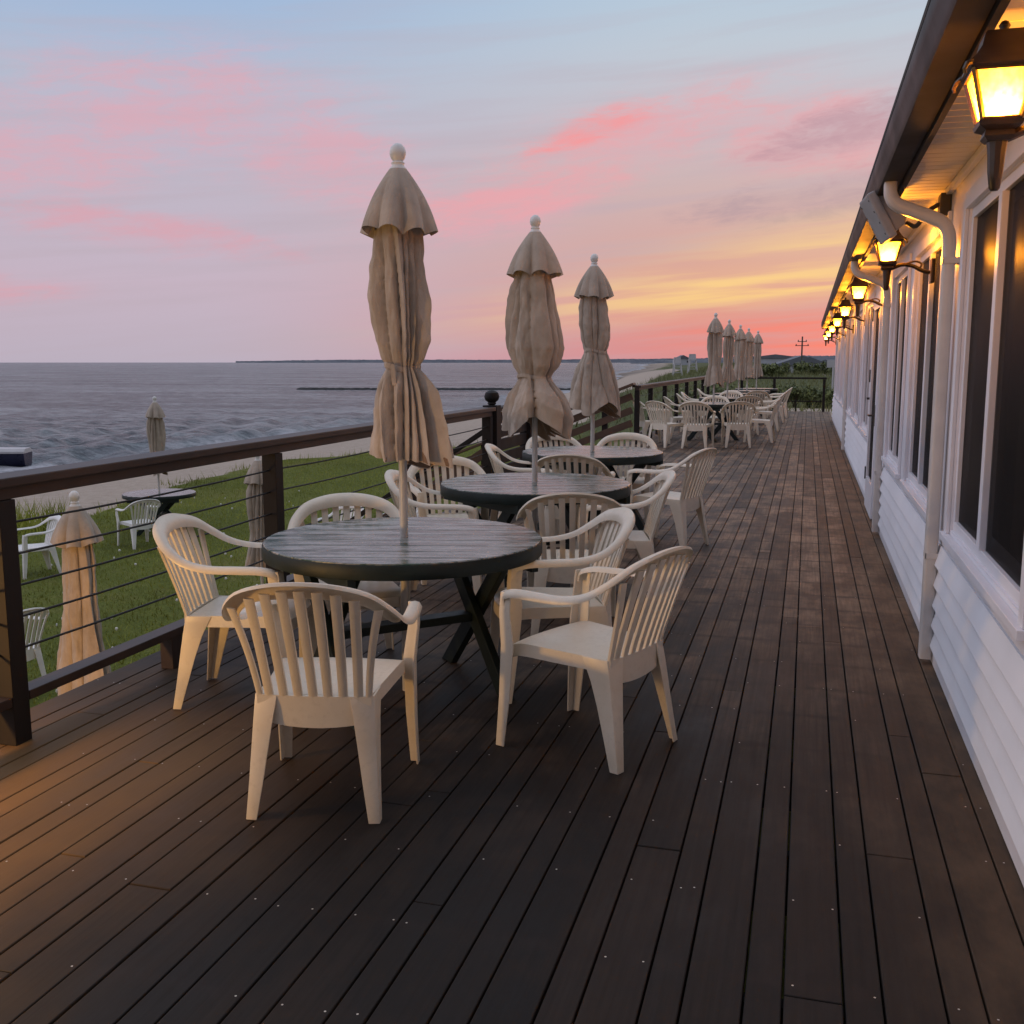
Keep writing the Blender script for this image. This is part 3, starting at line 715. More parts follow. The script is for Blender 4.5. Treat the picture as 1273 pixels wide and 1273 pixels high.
# assumed unseen lamp, placed to throw warm light on the left of the deck
lamp((-3.36,2.00,.55),120,(1,.54,.15),.05)  # assumed source, separate from the wall lanterns
def assumed_lamp():  # assumed unseen fixture, added to carry the warm light at the left
    T=empty('assumed_lamp_post',(-3.36,2.00,-1.55),0,'short assumed lamp post, out of view, with a warm bulb beside the near railing','assumed lamp post')
    mb=MB(); mb.tube([(0,0,-.1),(0,0,2.00)],[.04,.03],10); mb.build('pole',M['bronze'],T,smooth=True)
    mb=MB(); mb.lathe([(.03,2.00),(.075,2.005),(.08,2.015),(.03,2.02)],14); mb.build('fitter',M['bronze'],T)
    mb=MB(); mb.lathe([(.004,2.045),(.014,2.055),(.018,2.07),(.014,2.085),(.004,2.092)],12); mb.build('bulb',M['bulb'],T,smooth=True)
assumed_lamp()
def assumed_spot():  # assumed unseen spotlight and fixture, added to light the left parasol orange
    p=Vector((-3.72,1.3,-1.25)); q=Vector((-5.02,6.12,-.55))
    l=bpy.data.lights.new('assumed_spotlight_light','SPOT'); l.energy=480; l.color=(1,.50,.15); l.spot_size=R(24); l.spot_blend=.6; l.shadow_soft_size=.04
    o=bpy.data.objects.new('assumed_spotlight_light',l); COL.objects.link(o); o.location=p; o.rotation_euler=(q-p).to_track_quat('-Z','Y').to_euler()
    T=empty('assumed_spotlight',(p.x,p.y,-1.55),0,'small assumed ground spotlight on the lawn, out of view, aimed at the left parasol','assumed spotlight')
    d=(q-p).normalized(); c=Vector((0,0,.30))-d*.06
    mb=MB(); mb.tube([(0,0,-.05),tuple(c)],.012,8); mb.build('stake',M['bronze'],T)
    mb=MB(); mb.tube([tuple(c-d*.10),tuple(c-d*.02),tuple(c+d*.02)],[.03,.05,.055],14); mb.build('housing',M['bronze'],T,smooth=True)
assumed_spot()

# floodlight
def floodlight():
    F=empty('floodlight',(.37,5.95,2.26),0,'grey outdoor floodlight on an arm by the downspout bend','floodlight')
    e=Matrix.Translation((-.012,0,.045))@Matrix.Scale(.80,4)@Matrix.Rotation(R(-28),4,'Y')@Matrix.Rotation(R(10),4,'Z')
    def b(mb,name,mat,**k):
        mb.v=[tuple(e@Vector(p)) for p in mb.v]; return mb.build(name,mat,F,**k)
    mb=MB(); mb.box(-.075,-.012,-.13,.13,-.165,.165); b(mb,'front_frame',M['grey'],bevel=.012)
    mb=MB()
    for z in (-.12,-.04,.04,.12): mb.lathe([(.008,0),(.008,.004)],8)
    mb=MB(); mb.loft([[(-.011,-.115,-.14),(-.011,.115,-.14),(-.011,.115,.14),(-.011,-.115,.14)],[(.07,-.10,-.12),(.07,.10,-.12),(.07,.10,.12),(.07,-.10,.12)],[(.12,-.06,-.07),(.12,.06,-.07),(.12,.06,.07),(.12,-.06,.07)]]); b(mb,'housing',M['grey'],bevel=.01)
    mb=MB()
    for zz in (-.12,-.04,.04,.12):
        for yy in (-.105,.105): mb.box(-.0775,-.0755,yy-.006,yy+.006,zz-.006,zz+.006)
    b(mb,'frame_screw',M['dark'])
    mb=MB(); mb.tube(catmull([(.10,-.02,0),(.15,-.04,-.02),(.20,-.05,.05),(.27,-.05,.09),(.30,-.05,.09)],5),.012,8); mb.build('arm',M['dark'],F,smooth=True)
    mb=MB(); mb.box(.255,.308,-.11,.01,.02,.135); mb.build('junction_box',M['dark'],F,bevel=.006)
floodlight()

# ------------------------------------------------------------------ resin chair
def chair_proto(mat,name='resin_armchair'):
    C=empty(name,(0,0,0))
    # seat
    nu,nv=14,14; vs=[]; fs=[]
    def sp(u,v):
        hw=.190+.045*v - .02*max(0,(v-.85)/.15)**2
        yy=-.215+.445*v; x=u*hw
        z=.418+.014*v-.016*math.sin(PI*min(1,v*1.05))*(1-u*u)-.028*max(0,(v-.8)/.2)**2
        yy+= .025*(1-u*u)*v
        return (x,yy,z)
    for j in range(nv+1):
        for i in range(nu+1): vs.append(sp(-1+2*i/nu,j/nv))
    for j in range(nv):
        for i in range(nu): a=j*(nu+1)+i; fs.append((a,a+1,a+nu+2,a+nu+1))
    # underside
    off=len(vs); vs+=[(x*.985,y,z-.008) for x,y,z in vs[:off]]; fs+=[(d+off,c+off,b+off,a+off) for a,b,c,d in fs[:nu*nv]]
    # skirt
    loop=[i for i in range(nu+1)]+[j*(nu+1)+nu for j in range(1,nv+1)]+[nv*(nu+1)+i for i in range(nu-1,-1,-1)]+[j*(nu+1) for j in range(nv-1,0,-1)]
    o2=len(vs); n=len(loop)
    for k in loop: x,y,z=vs[k]; vs.append((x*1.015,y+(.004 if y>0 else -.004),z-.050))
    for k in loop: x,y,z=vs[k]; vs.append((x*.985,y*.985,z-.050))
    for k in range(n):
        k2=(k+1)%n
        fs+=[(loop[k],loop[k2],o2+k2,o2+k),(o2+k,o2+k2,o2+n+k2,o2+n+k),(o2+n+k,o2+n+k2,loop[k2]+off,loop[k]+off)]
    mb=MB(); mb.add(vs,fs); mb.build('seat',mat,C,smooth=True,auto=45)
    # back surface
    def bp(u,t):
        hw=.188+.030*t
        return np.array((u*hw,-.212-.125*t**1.15-.028*(1-u*u)*(.4+.6*t),.385+.42*t))
    def arch_t(x): return (.705+.108*math.sqrt(max(0,1-(x/.262)**2))-.385)/.42-.012
    mb=MB()
    us=[-.80+i*1.60/6 for i in range(7)]
    def slat(u0,u1,t0,ttop,fl=0):
        rings=[]
        for k in range(9):
            t=t0+(ttop-t0)*k/8
            a=bp(u0*(1+fl*(t/.84)**2),t); b=bp(u1*(1+fl*(t/.84)**2),t); m=(a+b)/2
            d=np.array((0,-.011,0)); e=np.array((0,-.004,0))
            rings.append([tuple(a+e*0),tuple(m+np.array((0,.002,0))),tuple(b),tuple(b+d),tuple(m+d+e),tuple(a+d)])
        mb.loft(rings)
    for u in us:
        x=u*.235; slat(u-.078,u+.078,.055,arch_t(x))
    for s in (-1,1):
        a,b=sorted((s*.925,s*1.035)); slat(a,b,.0,.835,.17)
    # bottom bar of the back
    rings=[]
    for k in range(15):
        u=-1.03+2.06*k/14; p=bp(u,0)+np.array((0,-.004,0)); q=bp(u,.085); dz=-.055-.02*(1-u*u)
        rings.append([tuple(p+np.array((0,.004,dz))),tuple(q+np.array((0,.004,0))),tuple(q+np.array((0,-.014,0))),tuple(p+np.array((0,-.016,dz)))])
    mb.loft(rings)
    mb.build('backrest',mat,C,smooth=True,auto=50)
    # arm and back hoop in one sweep
    half=[((.262,.225,.590),(1,.1,0),.046),((.268,.212,.628),(1,0,0),.050),((.279,.150,.648),(1,0,0),.054),((.288,.04,.652),(1,0,.0),.054),((.291,-.08,.655),(1,0,.05),.052),((.284,-.18,.678),(.93,-.25,.2),.052),
          ((.258,-.258,.728),(.74,-.48,.46),.062),((.198,-.312,.780),(.42,-.62,.66),.074),((.10,-.342,.806),(.15,-.64,.75),.082),((0,-.350,.813),(0,-.64,.77),.084)]
    allp=half+[((-p[0],p[1],p[2]),(-d[0],d[1],d[2]),w) for p,d,w in half[-2::-1]]
    P=catmull([p for p,_,_ in allp],4); D=catmull([d for _,d,_ in allp],4); Wd=catmull([(w,0,0) for _,_,w in allp],4)
    rings=[]
    for i,p in enumerate(P):
        T=P[min(i+1,len(P)-1)]-P[max(i-1,0)]; T/=np.linalg.norm(T); d=D[i]-T*np.dot(D[i],T); d/=np.linalg.norm(d); nn=np.cross(T,d)
        # nn should point up/forward: keep its sign consistent along the sweep
        if nn[2]<0 and abs(nn[2])>.15: nn=-nn
        w=Wd[i][0]/2; th=.011
        prof=[(-1,-.9),(-.55,.65),(0,1.0),(.6,.55),(1,-.9),(.92,-1.9),(.80,-.9),(.4,-.1),(-.4,.1),(-.82,-.9)]
        rings.append([tuple(p+d*w*a+nn*th*b) for a,b in prof])
    mb=MB(); mb.loft(rings); mb.build('armrest_hoop',mat,C,smooth=True,auto=60)
    # legs: tapered angle sections
    def leg(stations):
        # each station: corner point, dirA (vector), dirB (vector)
        rings=[]
        for c,a,b in stations:
            c,a,b=np.array(c),np.array(a),np.array(b); la,lb=np.linalg.norm(a),np.linalg.norm(b); th=.007
            rings.append([tuple(c),tuple(c+a),tuple(c+a+b/lb*th),tuple(c+a*.5+b/lb*(th+.001)),tuple(c+a/la*th+b/lb*th),tuple(c+a/la*(th+.001)+b*.5),tuple(c+b+a/la*th),tuple(c+b)])
        mb=MB(); mb.loft(rings); return mb
    for s in (-1,1):
        leg([((s*.285,.222,.640),(-s*.045,.010,0),(0,-.050,0)),((s*.284,.232,.56),(-s*.045,.008,0),(0,-.052,0)),((s*.268,.236,.42),(-s*.052,.006,0),(0,-.062,0)),((s*.266,.248,.20),(-s*.045,.004,0),(0,-.052,0)),((s*.270,.262,0),(-s*.036,.002,0),(0,-.040,0))]).build('leg',mat,C,smooth=True,auto=30,bevel=.003)
        leg([((s*.204,-.222,.420),(-s*.080,-.020,0),(.0,.115,0)),((s*.206,-.230,.385),(-s*.077,-.018,0),(0,.105,0)),((s*.209,-.240,.33),(-s*.070,-.013,0),(0,.088,0)),((s*.214,-.254,.24),(-s*.061,-.010,0),(0,.070,0)),((s*.221,-.272,.12),(-s*.050,-.007,0),(0,.052,0)),((s*.229,-.292,0),(-s*.038,-.004,0),(0,.037,0))]).build('leg',mat,C,smooth=True,auto=30,bevel=.003)
    return C
CH=chair_proto(M['plastic'])
G1='resin armchairs on the deck'
chairs=[
 (-1.60,3.22,11.5,'cream resin armchair nearest the camera with its slatted back to us'),
 (-2.42,4.07,-78,'cream resin armchair at the railing side of the nearest table, facing right'),
 (-2.16,4.60,-152,'cream resin armchair behind the nearest table by the railing post, half hidden'),
 (-1.14,4.60,115,'cream resin armchair facing left at the right side of nearest table, behind another'),
 (-.81,3.92,68,'cream resin armchair in the right foreground turned away with a shiny seat'),
 (-1.27,5.66,13,'orange lit cream armchair between first and second table, back towards us'),
 (-1.17,6.42,105,'cream resin armchair right of the second table, facing left'),
 (-2.20,6.14,-80,'cream resin armchair left of the second table, behind the first parasol pole'),
 (-2.41,6.84,-150,'cream resin armchair beyond the second table with open slats facing us'),
 (-1.75,7.90,4,'cream armchair between second and third table, its arched back above the tabletop'),
 (-1.10,8.52,70,'cream armchair right of the third table, seen from behind along the walkway'),
 (-2.24,8.37,-80,'cream armchair left of the third table in front of the black panel'),
 (-2.20,9.42,-145,'cream armchair beyond the left of the third table behind the second parasol pole'),
 (-1.66,9.62,-176,'cream armchair beyond the third table with only its arch showing above the tabletop'),
 # far group
 (-2.80,19.4,-62,'leftmost cream armchair of the far group beside the railing'),
 (-2.44,18.72,-34,'second cream armchair from the left in the far group, turned right'),
 (-1.88,18.57,-4,'left one of two cream armchairs backing the walkway at the far front table'),
 (-1.20,19.02,8,'right one of two cream armchairs backing the walkway at the far front table'),
 (-.86,20.3,84,'cream armchair facing left at the right side of the far front table'),
 (-2.42,20.9,-72,'cream armchair at the rail side of the far front table'),
 (-1.85,21.35,176,'cream armchair beyond the far front table, facing us'),
 (-1.22,22.35,10,'cream armchair between the first and second far tables, backing us'),
 (-2.42,23.0,-80,'cream armchair at the rail side before the second far table'),
 (-.86,23.7,88,'cream armchair right of the second far table'),
 (-2.46,24.2,-88,'cream armchair at the rail end of the second far table'),
 (-1.8,25.2,176,'cream armchair beyond the second far table, facing us'),
 (-1.2,26.1,6,'cream armchair before the third far table, backing us'),
 (-.82,27.0,88,'cream armchair right of the third far table'),
 (-2.4,27.3,-86,'cream armchair at the rail side of the third far table'),
 (-.78,29.4,86,'cream armchair right of the fourth far table, farthest on the walkway side'),
]
for i,(x,y,rz,lab) in enumerate(chairs):
    o=CH if i==0 else copy_tree(CH)
    o.location=(x,y,.003); o.rotation_euler=(0,0,R(rz)); tag(o,lab,'chair',G1)

# ------------------------------------------------------------------ tables
def table_proto():
    T=empty('round_table'); r=.635
    mb=MB(); nb=9; wb=2*r/nb
    for k in range(nb):
        a=-r+k*wb+.003; b=a+wb-.006; aa=[]
        xs=np.linspace(a,b,9)
        hi=[(math.sqrt(max(0,(r-.004)**2-x*x)),x) for x in xs]; lo=[(-h,x) for h,x in hi][::-1]
        ring=[(h,x) for h,x in hi]+lo
        ring=[ring[i] for i in range(len(ring)) if i==0 or (abs(ring[i][0]-ring[i-1][0])+abs(ring[i][1]-ring[i-1][1]))>1e-5]
        ca,sa=math.cos(R(58)),math.sin(R(58)); mb.loft([[(px*ca-py*sa,px*sa+py*ca,z) for px,py in ring] for z in (.698,.7285)])
    mb.build('tabletop',M['table'],T,bevel=.003,seg=1)
    mb=MB(); n=64
    mb.loft([[(q*math.cos(2*PI*k/n),q*math.sin(2*PI*k/n),z) for k in range(n)] for q,z in ((r-.03,.660),(r,.660),(r+.002,.665),(r+.002,.718),(r-.001,.7225),(r-.028,.695),(r-.03,.660))],cap=False)
    mb.build('rim',M['tdark'],T,smooth=True,auto=40)
    for s in (-1,1):
        y=s*.37
        for q in (-1,1):
            mb=MB(); yy=y+q*.022
            mb.beam((q*-.335,yy,0.03),(q*.27,yy,.655),.040,.088,up=(0,1,0)) if False else mb.loft([[(q*(-.335)-.055,yy-.019,0),(q*(-.335)+.055,yy-.019,0),(q*(-.335)+.055,yy+.019,0),(q*(-.335)-.055,yy+.019,0)],[(q*.27-.055,yy-.019,.653),(q*.27+.055,yy-.019,.653),(q*.27+.055,yy+.019,.653),(q*.27-.055,yy+.019,.653)]])
            mb.build('leg',M['tdark'],T,bevel=.004)
        mb=MB(); mb.box(-.45,.45,y+s*.062-.018,y+s*.062+.018,.60,.697); mb.build('cleat',M['tdark'],T,bevel=.003)
    mb=MB(); mb.box(-.045,.045,-.325,.325,.30,.338); mb.build('stretcher',M['tdark'],T,bevel=.003)
    return T
TB=table_proto()
tables=[(-1.76,4.32,-44,'weathered green round wooden table nearest the camera'),(-1.73,6.58,-40,'second weathered green round table along the railing'),(-1.85,9.06,-38,'third round green table, in front of the brown handrail'),
 (-1.76,20.4,-30,'first round table of the far group'),(-1.74,23.7,-25,'second round table of the far group'),(-1.70,27.0,-35,'third round table of the far group'),(-1.64,29.7,-30,'fourth round table of the far group'),(-1.50,32.2,-40,'last round table at the far end railing')]
for i,(x,y,rz,lab) in enumerate(tables):
    o=TB if i==0 else copy_tree(TB); o.location=(x,y,.003); o.rotation_euler=(0,0,R(rz)); tag(o,lab,'table','round wooden tables')

# ------------------------------------------------------------------ closed parasols
def parasol(seed,prof,capR=.168,capz=(2.36,2.10),tie=True,n=11,B=.85,hem=.03,pole_bottom=0.0,skew=0,lean=(0,0),nring=46,tilt=0.0):
    rr=random.Random(seed); U=empty('closed_parasol')
    ph=[rr.random()*6.28 for _ in range(12)]
    zs=[p[0] for p in prof]; z0,z1=zs[0],zs[-1]
    f=lambda z,k:float(np.interp(-z,[-q for q in zs],[p[k] for p in prof]))
    wd=np.array([rr.uniform(.35,1.7) for _ in range(n)]); br=np.concatenate([[0],np.cumsum(wd)/wd.sum()])
    amp=[rr.uniform(.35,1.2) for _ in range(n)]; slant=[rr.uniform(-.55,.55) for _ in range(n)]; drift=[rr.uniform(0,6.28) for _ in range(n)]
    def pt(th,z,k=1.0,ak=1.0):
        Rr=f(z,1)*k; A=f(z,2)*ak; s=(z0-z)/(z0-z1)
        u=(th/(2*PI)+.020*math.sin(2*th+ph[1]+2.5*s)+.012*math.sin(5*th+ph[2]-4*s)+(.05*(s-.5)*math.sin(th+ph[3])))%1.0
        i=int(np.searchsorted(br,u,side='right'))-1; i=min(max(i,0),n-1); x=(u-br[i])/(br[i+1]-br[i])
        x=x**math.exp(slant[i]*(.6+.5*math.sin(drift[i]+3*s)))
        p=max(0,math.sin(PI*x))**.42*amp[i]*(.8+.3*math.sin(drift[i]*2+4.5*s))
        r=Rr*(1-A*1.35+2.15*A*p+.07*math.sin(2*th+ph[4]+1.5*s)+.05*math.sin(3*th+ph[5]-2.2*s)+.012*math.sin(17*th+ph[6]+9*s)*math.sin(26*s+ph[7]+2*th))
        t2=th+B*A*math.sin(2*PI*x)*wd[i]/n*1.6*(1 if slant[i]>0 else -.8)+B*A*.8*math.cos(PI*x)*slant[i]/n*3
        return r,t2
    NT_=230; mb=MB(); rings=[]
    hz=[rr.uniform(-1,1) for _ in range(12)]
    for j in range(nring+1):
        s=j/nring; z=z0+(z1-z0)*s; ring=[]
        for i in range(NT_):
            th=2*PI*i/NT_; r,t2=pt(th,z)
            dz=-hem*sm(.65,1,s)*(math.sin(2*th+ph[6])+.6*math.sin(3*th+ph[7])+1.6*(r/f(z,1)-1))-tilt*sm(.5,1,s)*math.sin(t2+.35)*r/.17
            ring.append((r*math.cos(t2)+lean[0]*s,r*math.sin(t2)+lean[1]*s,z+dz))
        rings.append(ring)
    from mathutils import noise as mn
    for j,ring in enumerate(rings):
        s_=j/nring; am=.014*sm(0,.10,s_)
        for i,(x,y,z) in enumerate(ring):
            q=Vector((x*10+seed,y*10,z*3.5+2*x)); v=mn.noise(q)*am+mn.noise(Vector((x*26+z*9,y*26-z*7,z*11+seed)))*am*.55+mn.noise(q*5.5)*am*.22; d=math.hypot(x,y)+1e-6
            ring[i]=(x+x/d*v,y+y/d*v,z)
    mb.loft(rings,cap=False)
    cv=mb.build('canopy',[M['canvas']],U,smooth=True,auto=75)
    # lining: the turned-in folds seen from below
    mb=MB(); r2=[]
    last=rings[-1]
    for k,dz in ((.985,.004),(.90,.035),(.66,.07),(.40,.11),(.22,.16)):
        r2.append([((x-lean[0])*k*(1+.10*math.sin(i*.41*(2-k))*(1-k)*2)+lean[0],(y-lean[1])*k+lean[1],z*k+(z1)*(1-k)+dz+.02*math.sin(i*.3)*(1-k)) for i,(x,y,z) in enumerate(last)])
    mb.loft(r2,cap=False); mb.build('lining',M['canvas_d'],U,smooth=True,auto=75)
    # vented top tier
    mb=MB(); rings=[]; ct,cb=capz
    for j in range(13):
        s=j/12; ring=[]
        for i in range(128):
            th=2*PI*i/128; c8=abs(math.cos(4*th+ph[1]+.25*math.sin(th+ph[2])))**.9; ir=.8+.35*math.sin(3*th+ph[5])
            r=(.036+(capR-.036)*(s**.95)+.014*math.sin(PI*s))*(1.06-.34*ir*(1-c8)*s**.8)
            ring.append((r*math.cos(th),r*math.sin(th),ct+(cb-ct)*s-.030*s**2*(1-c8)*ir+.008*s*math.sin(2*th+ph[4])))
        rings.append(ring)
    rings.append([(x*.93,y*.93,z+.012) for x,y,z in rings[-1]]); rings.append([(x*.7,y*.7,z+.06) for x,y,z in rings[-3]])
    mb.loft(rings,cap=False); mb.build('vent_cap',M['canvas'],U,smooth=True,auto=70)
    mb=MB(); mb.lathe([(.037,ct-.008),(.037,ct+.004),(.028,ct+.012),(.027,ct+.020),(.030,ct+.026),(.022,ct+.034),(.030,ct+.045),(.0355,ct+.062),(.036,ct+.072),(.030,ct+.092),(.016,ct+.106),(.003,ct+.110)],18); mb.build('finial',M['finial'],U,smooth=True,auto=50)
    mb=MB(); mb.lathe([(.019,pole_bottom),(.019,z0)],14); mb.build('pole',M['polew'],U,smooth=True)
    if False: mb.lathe([(.19,pole_bottom+.002),(.20,pole_bottom+.02),(.19,pole_bottom+.045),(.05,pole_bottom+.07),(.04,pole_bottom+.22),(.026,pole_bottom+.225)],24)
    if tie is not False:
        zt=tie; mb=MB(); rg=[]
        for dz,k in ((-.012,1.02),(-.012,1.10),(0,1.12),(.012,1.10),(.012,1.02)):
            ring=[]
            for i in range(NT_):
                th=2*PI*i/NT_; s=(z0-zt)/(z0-z1); r,t2=pt(th,zt,k,.75); ring.append((r*math.cos(t2)+lean[0]*s,r*math.sin(t2)+lean[1]*s,zt+dz+.012*math.sin(th*2+ph[3])))
            rg.append(ring)
        mb.loft(rg,cap=False)
        th=R(-100); r=f(zt,1)*1.2; mb.loft([[(r*math.cos(th)+q*.014,r*math.sin(th)-.004,zz+q*.0),(r*math.cos(th)+q*.014+.02,r*math.sin(th)-.004,zz),(r*math.cos(th)+.02+q*.014,r*math.sin(th),zz),(r*math.cos(th)+q*.014,r*math.sin(th),zz)] for q,zz in ((0,zt+.01),(.3,zt-.04),(.6,zt-.08))])
        mb.build('tie_strap',M['canvas'],U,smooth=True,auto=60)
    return U
P1=parasol(2,[(2.14,.100,.14),(2.0,.118,.34),(1.8,.130,.36),(1.62,.118,.32),(1.54,.094,.24),(1.505,.074,.20),(1.47,.094,.28),(1.40,.130,.36),(1.25,.168,.40),(1.14,.192,.42),(1.08,.198,.44)],tie=1.505,n=11,lean=(.015,0),nring=90,hem=.022,tilt=.012)
P2=parasol(5,[(2.14,.10,.12),(2.0,.140,.26),(1.8,.165,.28),(1.62,.175,.26),(1.50,.140,.25),(1.43,.098,.22),(1.38,.125,.28),(1.30,.180,.32),(1.2,.215,.34),(1.07,.205,.36)],capR=.178,tie=1.43,n=10,hem=.05,lean=(-.02,0),nring=90,tilt=.03)
P3=parasol(9,[(2.14,.10,.12),(2.0,.128,.26),(1.85,.140,.28),(1.72,.118,.26),(1.62,.088,.22),(1.56,.112,.28),(1.46,.150,.30),(1.3,.190,.30),(1.15,.215,.30),(1.08,.225,.30)],tie=1.62,n=10,hem=.045,lean=(.03,0),nring=90,tilt=.02)
P4=parasol(13,[(2.14,.095,.12),(2.0,.118,.26),(1.8,.128,.28),(1.6,.124,.28),(1.48,.112,.26),(1.35,.14,.28),(1.15,.158,.30),(1.08,.16,.30)],capR=.165,tie=False,n=9,nring=24)
GU='closed taupe parasols'
for o,(x,y),rz,lab in ((P1,(-1.76,4.32),0,'tallest closed taupe parasol, standing in the nearest table'),(P2,(-1.74,6.60),0,'closed taupe parasol with a bulging untidy skirt in the second table'),(P3,(-1.85,9.06),0,'closed taupe parasol tied high in the third table')):
    o.location=(x,y,.003); o.rotation_euler=(0,0,R(rz)); tag(o,lab,'parasol',GU)
for i,((x,y),rz,lab) in enumerate((((-1.76,20.4),0,'leftmost closed parasol of the far group'),((-1.74,23.7),70,'second closed parasol from the left in the far group'),((-1.70,27.0),130,'middle closed parasol of the far group'),((-1.64,29.7),200,'fourth closed parasol of the far group'),((-1.50,32.2),260,'rightmost and farthest closed parasol of the deck'))):
    o=P4 if i==0 else copy_tree(P4); o.location=(x,y,.003); o.rotation_euler=(0,0,R(rz)); tag(o,lab,'parasol',GU)

# ------------------------------------------------------------------ lawn furniture
LZ=-1.55
def zl(x,y): return float(terr(np.array([[x]]),np.array([[y]]))[0,0])
o=copy_tree(TB); o.location=(-11.25,15.95,zl(-11.25,15.95)); o.rotation_euler=(0,0,R(20)); tag(o,'grey round table standing alone on the lawn by the beach','table','round wooden tables')
for c in o.children:
    if c.name.startswith('rim') or c.name.startswith('leg'): pass
o=copy_tree(P4); o.location=(-11.25,15.95,zl(-11.25,15.95)); o.rotation_euler=(0,0,1); tag(o,'small closed parasol in the lawn table against the sea','parasol',GU)
P5=parasol(21,[(2.14,.09,.14),(2.0,.115,.34),(1.7,.135,.38),(1.4,.158,.40),(1.1,.172,.40),(.88,.180,.40)],capR=.172,tie=False,n=9,hem=.012)
P5.location=(-5.02,6.12,-1.85+.0); tag(P5,'closed parasol with orange lit folds on the lawn at far left, below the railing','parasol',GU)
P6=copy_tree(P4); P6.location=(-6.22,10.75,-1.98); P6.rotation_euler=(0,0,R(80)); tag(P6,'closed parasol on the lawn half hidden behind a railing post','parasol',GU)
CW=chair_proto(M['plastic_w'],'resin_armchair')
for i,(x,y,rz,lab) in enumerate(((-10.85,14.75,60,'white resin armchair beside the lonely lawn table'),(-10.8,12.25,150,'white resin armchair on the lawn at the left edge behind the parasol'),(-7.12,7.62,75,'white resin armchair on the lawn cut off by the left railing post'),(-6.9,14.3,170,'white armchair on the lawn behind the nearest parasol skirt'),(-6.2,15.0,120,'second white armchair on the lawn near the stairs'))):
    o=CW if i==0 else copy_tree(CW); o.location=(x,y,zl(x,y)); o.rotation_euler=(0,0,R(rz)); tag(o,lab,'chair','white armchairs on the lawn')

# ------------------------------------------------------------------ lawn grass, flowers, dune grass
def blades(name,pts,h,wd,mat,spread=.6):
    n=len(pts); a=rng.random(n)*2*PI; hh=h*(.5+rng.random(n)); ww=wd*(.6+.8*rng.random(n)); ln=rng.random(n)*spread*hh; la=rng.random(n)*2*PI
    v=np.zeros((n,3,3)); v[:,0]=pts; v[:,1]=pts; v[:,2]=pts
    v[:,0,0]-=np.cos(a)*ww; v[:,0,1]-=np.sin(a)*ww; v[:,1,0]+=np.cos(a)*ww; v[:,1,1]+=np.sin(a)*ww
    v[:,0,2]-=.01; v[:,1,2]-=.01
    v[:,2,0]+=np.cos(la)*ln; v[:,2,1]+=np.sin(la)*ln; v[:,2,2]+=hh
    me=bpy.data.meshes.new(name); me.vertices.add(3*n); me.vertices.foreach_set('co',v.ravel().astype(np.float32)); me.loops.add(3*n); me.loops.foreach_set('vertex_index',np.arange(3*n,dtype=np.int32)); me.polygons.add(n); me.polygons.foreach_set('loop_start',np.arange(0,3*n,3,dtype=np.int32)); me.update(calc_edges=True)
    me.materials.append(mat); o=bpy.data.objects.new(name,me); COL.objects.link(o); return o
def scatter(n,x0,x1,y0,y1,off=.5,pw=1.0):
    x=x0+(x1-x0)*rng.random(n); y=y0+(y1-y0)*rng.random(n)**pw
    k=x>ip(GRX,y)+off+.5*np.sin(y*1.3)+.35*np.sin(y*3.1+1); x,y=x[k],y[k]
    return np.stack([x,y,terr(x,y)],-1)
tag(blades('lawn_grass',scatter(150000,-17,-3.4,1,36,.3,1.25),.045,.007,M['blade'],.9),'short mown green grass of the lawn below the deck','grass',kind='stuff')
pt=np.concatenate([scatter(2600,-17,-11,14,36,-.4)])
tag(blades('lawn_edge_grass',pt[(pt[:,0]<ip(GRX,pt[:,1])+1.3)],.16,.010,M['blade'],.8),'longer ragged grass along the sand edge of the lawn','grass',kind='stuff')
d1=scatter(16000,-40,6,37,170,.3,1.5); d2=scatter(16000,-16,40,42,130,.3,1.2)
tag(blades('dune_grass',np.concatenate([d1,d2]),.38,.022,M['duneblade'],.8),'tall green dune grass beyond the far railing','grass',kind='stuff')
_a=rng.random(900)*2*PI; _r=np.sqrt(rng.random(900))*1.25; _x=-14.6+_r*np.cos(_a)*1.2; _y=15.6+_r*np.sin(_a)
tag(blades('beach_grass',np.stack([_x,_y,terr(_x,_y)],-1),.42,.014,M['blade'],.8),'clump of taller beach grass at the left end of the lawn','grass',kind='stuff')
def flowers():
    p=scatter(110,-14,-4.5,5,24,.6); mb=MB()
    for x,y,z in p:
        r=.010+.014*random.random(); mb.lathe([(r*.4,z+.03),(r,z+.045),(r*.8,z+.062),(r*.2,z+.068)],6,(x,y))
    tag(mb.build('clover_flowers',M['speck']),'tiny white flowers scattered over the lawn','flowers',kind='stuff')
flowers()

